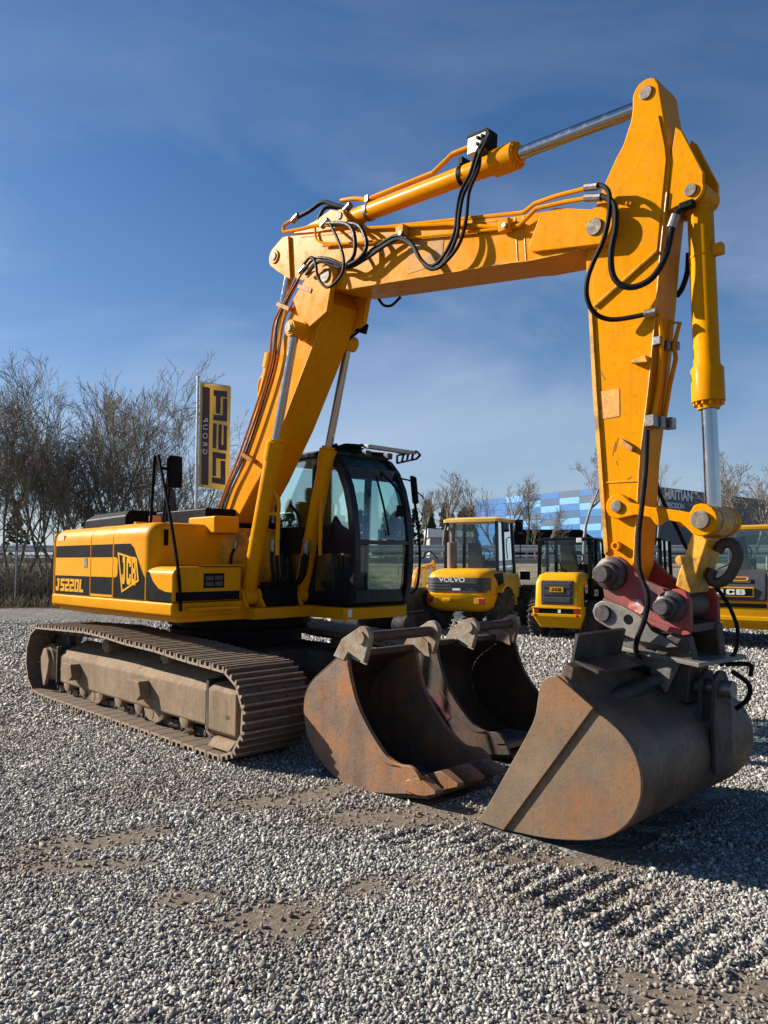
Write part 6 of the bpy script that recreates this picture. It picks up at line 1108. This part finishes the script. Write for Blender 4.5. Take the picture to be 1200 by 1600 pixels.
# fences
FENCE = mat('fence_wire', (0.09, 0.105, 0.10), 0.5, 0.5, 0.1)
def fence(p, q, h, lab, gap=2.5, vs_=0.10):
    p, q = Vector(p), Vector(q); d = q - p; ln = d.length; d.normalize(); rt = thing('mesh_fence', (p.x, p.y, 0), math.atan2(d.y, d.x), lab, 'fence', 'mesh fences at the back of the yard')
    me = B().box(-0.025, 0.025, -0.025, 0.025, -0.1, h + 0.08).mesh('post', SILV)
    for i in range(int(ln / gap) + 1): o = bpy.data.objects.new('post', me); col.objects.link(o); o.parent = rt; o.location = (i * gap, 0, 0)
    S = [(x, 0, 0.03, x, 0, h, .0035, .0035) for x in np.arange(0, ln, vs_)] + [(0, 0, z, ln, 0, z, .006, .006) for z in np.arange(0.1, h, 0.2)]; V, F_ = seg_tubes(S, 3)
    o = bpy.data.objects.new('wire_mesh', mesh_from('wire_mesh', V, F_, FENCE)); col.objects.link(o); o.parent = rt; o['kind'] = 'stuff'
fence((-26.3, 28.4, 0), (-5.0, 28.4, 0), 2.0, 'grey wire mesh fence in front of the bare thicket on the left')
fence((-4.5, 26.5, 0), (26, 25.0, 0), 1.75, 'wire mesh fence behind the parked loaders, below the guard rail')
# embankment with road and guard rail
GRS = mat('winter_grass', (0.17, 0.14, 0.085), 1.0, 0, 0.3, 0.8, dirt=(0.28, 0.24, 0.16), damt=0.7, dscale=2.5, bump=0.6, bscale=12)
b = B(); b.prism([(29.5, -0.2), (30.5, 0.15), (37, 1.45), (38, 1.55), (62, 1.55), (70, -0.3)], -70, 110, 'x'); struct(b.build('embankment', GRS))
ASP = mat('asphalt', (0.09, 0.09, 0.09), 0.9, 0, 0.15, 2); b = B(); b.box(-70, 110, 41, 52, 1.5, 1.575); struct(b.build('road', ASP))
CON = mat('concrete', (0.36, 0.35, 0.32), 0.9, 0, 0.12, 1.5, dirt=(0.22, 0.2, 0.17), damt=0.5, dscale=0.8)
b = B(); b.box(-70, 110, 39.4, 39.9, 1.3, 1.86); tag(b.build('parapet', CON), 'pale concrete parapet along the road behind the yard', 'parapet')
gr_ = thing('guard_rail', (-60, 40.4, 1.55), 0, 'grey steel guard rail along the raised road behind the loaders', 'guard rail')
b = B(); b.prism([(-0.04, 0.62), (0.0, 0.68), (-0.04, 0.76), (-0.04, 0.82), (0.0, 0.90), (-0.04, 0.96), (0.0, 0.98), (0.04, 0.90), (0.0, 0.82), (0.0, 0.76), (0.04, 0.68), (0.0, 0.60)], 0, 160, 'x'); b.build('rail_beam', SILV, gr_)
b = B(); b.box(0, 160, 0.05, 0.12, 0.36, 0.46); b.build('rail_beam', SILV, gr_)
pm2 = B().box(-0.05, 0.05, 0.05, 0.15, -0.05, 0.98).mesh('rail_post', SILV)
for i in range(40): o = bpy.data.objects.new('rail_post', pm2); col.objects.link(o); o.parent = gr_; o.location = (i * 4 + 1.35, 0, 0)
# roadside trees
TR = [(662, 762, 46, 1, 'thin bare roadside tree right beside the cab mirror'), (692, 731, 46, 1, 'bare roadside tree between the cab and the loader with the exhaust'), (737, 766, 52, 2, 'small bushy bare tree left of the blue facade, above the loader cab'), (786, 747, 50, 2, 'bare tree in front of the left end of the blue facade'), (823, 740, 50, 1, 'upright bare tree in front of the middle of the blue facade'), (843, 790, 54, 2, 'short bare tree low in front of the blue facade'), (912, 699, 38, 1, 'large bare tree in front of the blue facade just left of the stick'), (1027, 722, 60, 1, 'thin pale birch just right of the stick, before the dark facade'), (1168, 711, 36, 3, 'broad bare tree before the dark facade at the right edge'), (1225, 740, 40, 2, 'bare tree cut off by the right edge of the picture')]
for i, (px_, py_, dist, stems, lab) in enumerate(TR):
    p = WY(px_, 876, dist); z0 = 1.5 if dist > 37.5 else 1.25; top = WY(px_, py_, dist)[2] - z0
    bare_tree('bare_tree', lab, (p[0], dist, z0 - 0.05), top, 90 + i, stems, ((11, 5, 4) if i != 7 else (8, 4, 3)) if i not in (6, 8) else (10, 6, 4, 3), 0.55, 0.09, 0.009 if dist > 40 else 0.008, 0.07, 0.30, 'bare roadside trees', BARKL if i in (6, 7, 8) else None)
# distant conifers: one dark mass
def wood():
    r = np.random.default_rng(5); V = []
    for k in range(46):
        x = r.uniform(0, 18) if k < 30 else r.uniform(-60, 0); y = r.uniform(118, 140); h = r.uniform(7, 11.5); n = 260; t = r.random(n) ** 0.8; a = r.uniform(0, 2 * PI, n); rad = (1 - t) * h * 0.24 * r.uniform(0.5, 1.1, n) + 0.15
        c = np.stack([x + np.cos(a) * rad, y + np.sin(a) * rad, 0.5 + t * h], 1); s = r.uniform(0.3, 0.7, (n, 1)); e1 = r.normal(size=(n, 3)); e1 /= np.linalg.norm(e1, axis=1)[:, None]; e2 = r.normal(size=(n, 3)); e2 /= np.linalg.norm(e2, axis=1)[:, None]
        V.append(np.stack([c + e1 * s, c + e2 * s, c - e1 * s * .7, c - e2 * s * .8], 1).reshape(-1, 3))
    V = np.concatenate(V); F_ = np.arange(len(V)).reshape(-1, 4); o = bpy.data.objects.new('distant_wood', mesh_from('distant_wood', V, F_, mat('conifer', (0.035, 0.05, 0.025), 0.9, 0, 0.4, 0.6), False)); col.objects.link(o); o['kind'] = 'stuff'; tag(o, 'dark conifer wood in the distance beyond the road', 'wood')
wood()
sh = thing('low_shed', WY(703, 876, 75)[:2] + (0,), 0, 'low white-roofed shed beyond the guard rail left of the loader cab', 'shed')
B().box(-2.0, 2.2, 0, 6, 0, 4.0).build('wall', mat('shed_wall', (0.3, 0.29, 0.27), 0.8), sh); B().prism([(-2.2, 4.02), (2.4, 4.02), (2.4, 4.5), (-2.2, 4.9)], -0.3, 6.3, 'y').build('roof', WHT, sh)
sh = thing('dark_annex', (20.5, 92, 0), 0, 'low black-roofed annex at the foot of the blue facade', 'annex')
B().box(-6.5, 5.0, 0, 5, 0, 4.4).build('wall', BLK, sh); b = B(); b.loft([[(-6.6, -0.1, 4.41), (5.1, -0.1, 4.41), (5.1, 5.1, 4.41), (-6.6, 5.1, 4.41)], [(-6.2, 0.3, 5.5), (3.6, 0.3, 5.5), (3.6, 4.7, 5.5), (-6.2, 4.7, 5.5)]]); b.build('roof', BLK, sh)
# warehouse: blue panelled facade and dark facade meeting at a corner
CX, CY_, BH = 31.6, 95.0, 11.4
LX, LYy = 14.6, 122.0; RX, RY = 66.0, 125.0
bd = thing('warehouse', (CX, CY_, 0), 0, 'large warehouse with blue chequered panels and a dark lettered facade', 'building')
e1 = Vector((LX - CX, LYy - CY_, 0)); e2 = Vector((RX - CX, RY - CY_, 0))
b = B(); pts = [(0, 0), (e1.x, e1.y), (e1.x + e2.x, e1.y + e2.y), (e2.x, e2.y)]; b.loft([[(x, y, z) for x, y in pts] for z in (0, BH)]); b.build('wall', mat('facade_grey', (0.16, 0.165, 0.18), 0.6), bd)
BL = [mat('panel_navy', (0.018, 0.08, 0.19), 0.5, 0.0, 0.06), mat('panel_blue', (0.012, 0.125, 0.36), 0.5, 0.0, 0.06), mat('panel_sky', (0.12, 0.33, 0.62), 0.5, 0.0, 0.06), mat('panel_slate', (0.045, 0.09, 0.15), 0.5, 0.0, 0.06)]
ln1 = e1.length; u1 = e1.normalized(); n1 = Vector((u1.y, -u1.x, 0)); n1 = n1 if n1.y < 0 else -n1
NC, NR = 8, 12; pw = (ln1 - 2.0) / NC; ph = BH / NR; pmesh = {}
rp_ = random.Random(12)
for c in range(NC):
    for r in range(NR):
        t_ = (NR - 1 - r + (0, 1, 2, 1, 2, 0, 1, 0)[c]) % 3; kind = 2 if t_ == 0 and c < 6 and r > 1 else (1 if t_ == 1 or c >= 6 else (3 if (r * 5 + c * 3) % 4 < 2 else 0))
        if kind not in pmesh: pmesh[kind] = B().box(0.015, pw - 0.015, 0, 0.06, 0.015, ph - 0.015).mesh('panel', BL[kind], 0)
        o = bpy.data.objects.new('panel', pmesh[kind]); col.objects.link(o); o.parent = bd; p = u1 * (1.7 + c * pw)
        o.matrix_local = Matrix(((u1.x, n1.x, 0, p.x), (u1.y, n1.y, 0, p.y), (0, 0, 1, r * ph), (0, 0, 0, 1)))
ln2 = e2.length; u2 = e2.normalized(); n2 = Vector((-u2.y, u2.x, 0)); n2 = n2 if n2.y < 0 else -n2
DK = mat('facade_dark', (0.018, 0.022, 0.038), 0.45, 0.1, 0.1); n_ = 14
pmz = B().box(0.01, ln2 / n_ - 0.01, 0, 0.05, 0, BH).mesh('panel', DK, 0)
for i in range(n_):
    o = bpy.data.objects.new('panel', pmz); col.objects.link(o); o.parent = bd; p = u2 * (i * ln2 / n_); o.matrix_local = Matrix(((u2.x, n2.x, 0, p.x), (u2.y, n2.y, 0, p.y), (0, 0, 1, 0), (0, 0, 0, 1)))
def dist_px(px): # where the sight line meets the dark facade, measured along it
    d = ray(px, 876); a = np.array([[d[0], -u2.x], [d[1], -u2.y]]); s = np.linalg.solve(a, np.array([CX, CY_])); return s[1], s[0]
LETW = mat('letter_white', (0.85, 0.85, 0.85), 0.6, 0, 0.02); s1, dd1 = dist_px(1040); s2, _ = dist_px(1077); wd = s2 - s1; zc = CAM_H + (876 - 774) / F_PX * (CY_ + u2.y * (s1 + s2) / 2)
o_ = u2 * (s1) + n2 * 0.08
text('facade_lettering', 'HAITIAN', wd * 0.30, Vector((o_.x, o_.y, zc)), u2, (0, 0, 1), LETW, bd, bold=0.02, ext=0.02, align='LEFT'); text('facade_lettering', 'PRECISION', wd * 0.165, Vector((o_.x, o_.y, zc - wd * 0.225)), u2, (0, 0, 1), LETW, bd, bold=0.01, ext=0.02, align='LEFT')
q = u2 * (s1 - wd * 0.22) + n2 * 0.08; b = B(); b.bar((q.x, q.y, zc + wd * 0.1), (q.x + u2.x * wd * 0.14, q.y + u2.y * wd * 0.14, zc - wd * 0.1), 0.1, wd * 0.05); b.bar((q.x - u2.x * wd * 0.05, q.y - u2.y * wd * 0.05, zc - wd * 0.28), (q.x + u2.x * wd * 0.12, q.y + u2.y * wd * 0.12, zc - wd * 0.12), 0.1, wd * 0.05); b.build('facade_emblem', WHT, bd)
# flag and pole
FY = 23.0; fp = WY(305, 876, FY); ft = WY(305, 590, FY)[2]
pl_ = thing('flagpole', (fp[0], FY, 0), 0, 'slim silver flagpole with banner arm behind the excavator body', 'flagpole')
B().cyl((0, 0, 0), (0, 0, ft), 0.05, 0.04, n=14).build('pole', SILV, pl_); B().cyl((0.0, 0, ft - 0.12), (1.02, -0.12, ft - 0.30), 0.015, n=8).build('banner_arm', SILV, pl_); B().lathe((0, 0, ft), (0, 0, 1), [(0, 0.05), (0.05, 0.05), (0.07, 0.02)], 12).build('cap', SILV, pl_)
FWd, FHt = 0.98, 3.22; OZ = ft - 0.16
fl = thing('banner_flag', (fp[0] + 0.07, FY - 0.02, OZ - FHt), 0, 'tall yellow banner flag with purple-grey lettering seen from behind', 'flag')
def cloth(name, c, c2):
    m = mat(name, c, 0.9, 0, 0.06, 3); t = m.node_tree; bs = t.nodes['Principled BSDF']; out = [n for n in t.nodes if n.type == 'OUTPUT_MATERIAL'][0]
    tr = N(t, 'ShaderNodeBsdfTranslucent'); tr.inputs[0].default_value = (*c, 1); mx_ = N(t, 'ShaderNodeMixShader'); mx_.inputs[0].default_value = 0.65; t.links.new(bs.outputs[0], mx_.inputs[1]); t.links.new(tr.outputs[0], mx_.inputs[2]); t.links.new(mx_.outputs[0], out.inputs[0]); return m
CY1, CP1_ = cloth('flag_yellow', (0.86, 0.64, 0.22), 0), cloth('flag_purple', (0.24, 0.18, 0.205), 0)
def fw(u, v, o=0.0):        # u across from the pole, v down, 0..1
    return (u * FWd, -0.12 * u + 0.05 * math.sin(3.0 * v + 4 * u) * u + 0.02 * math.sin(9 * v) - o, FHt * (1 - v) - 0.16 * u)
def patch(name, u0, v0, u1, v1, m, o, parent, nu=4, nv=10):
    nu = max(1, int(nu * (u1 - u0) * 3)); nv = max(1, int(nv * (v1 - v0) * 3)); b = B()
    v = [fw(u0 + (u1 - u0) * i / nu, v0 + (v1 - v0) * j / nv, o) for j in range(nv + 1) for i in range(nu + 1)]; v2 = [(x, y + 0.002, z) for x, y, z in v]; n = nu + 1; k = len(v)
    f = [(j * n + i, j * n + i + 1, (j + 1) * n + i + 1, (j + 1) * n + i) for j in range(nv) for i in range(nu)]; b.add(v, f); b.add(v2, [tuple(reversed(q)) for q in f]); return b.build(name, m, parent, smooth=60)
patch('cloth', 0, 0, 1, 1, CY1, 0, fl, 6, 16)
U = lambda x: (x - 978) / 152.0
Vv = lambda x, y: (y - 237 - 0.24 * (x - 978)) / 500.0
patch('printed_band', 0.075, 0.035, 0.315, 0.975, CP1_, 0.004, fl, 4, 20)
for (u0, v0, u1, v1) in ((.43, .05, .88, .108), (.51, .108, .665, .276), (.745, .120, .89, .287), (.44, .288, .89, .343), (.44, .372, .56, .612), (.62, .378, .73, .57), (.79, .38, .90, .57), (.62, .57, .90, .622), (.44, .648, .87, .705), (.44, .705, .555, .876), (.70, .72, .855, .888), (.43, .889, .855, .945)):
    patch('printed_bar', u0, v0, u1, v1, CP1_, 0.004, fl, 3, 8)
tv = fw(0.195, 0.51, 0.014); text('printed_lettering', 'G R O U P', 0.20, tv, (0, 0.0, 1), (1, -0.12, 0), mat('flag_white', (0.85, 0.83, 0.78), 0.8), fl, ext=0.001, fit=(1.12, 0.15))
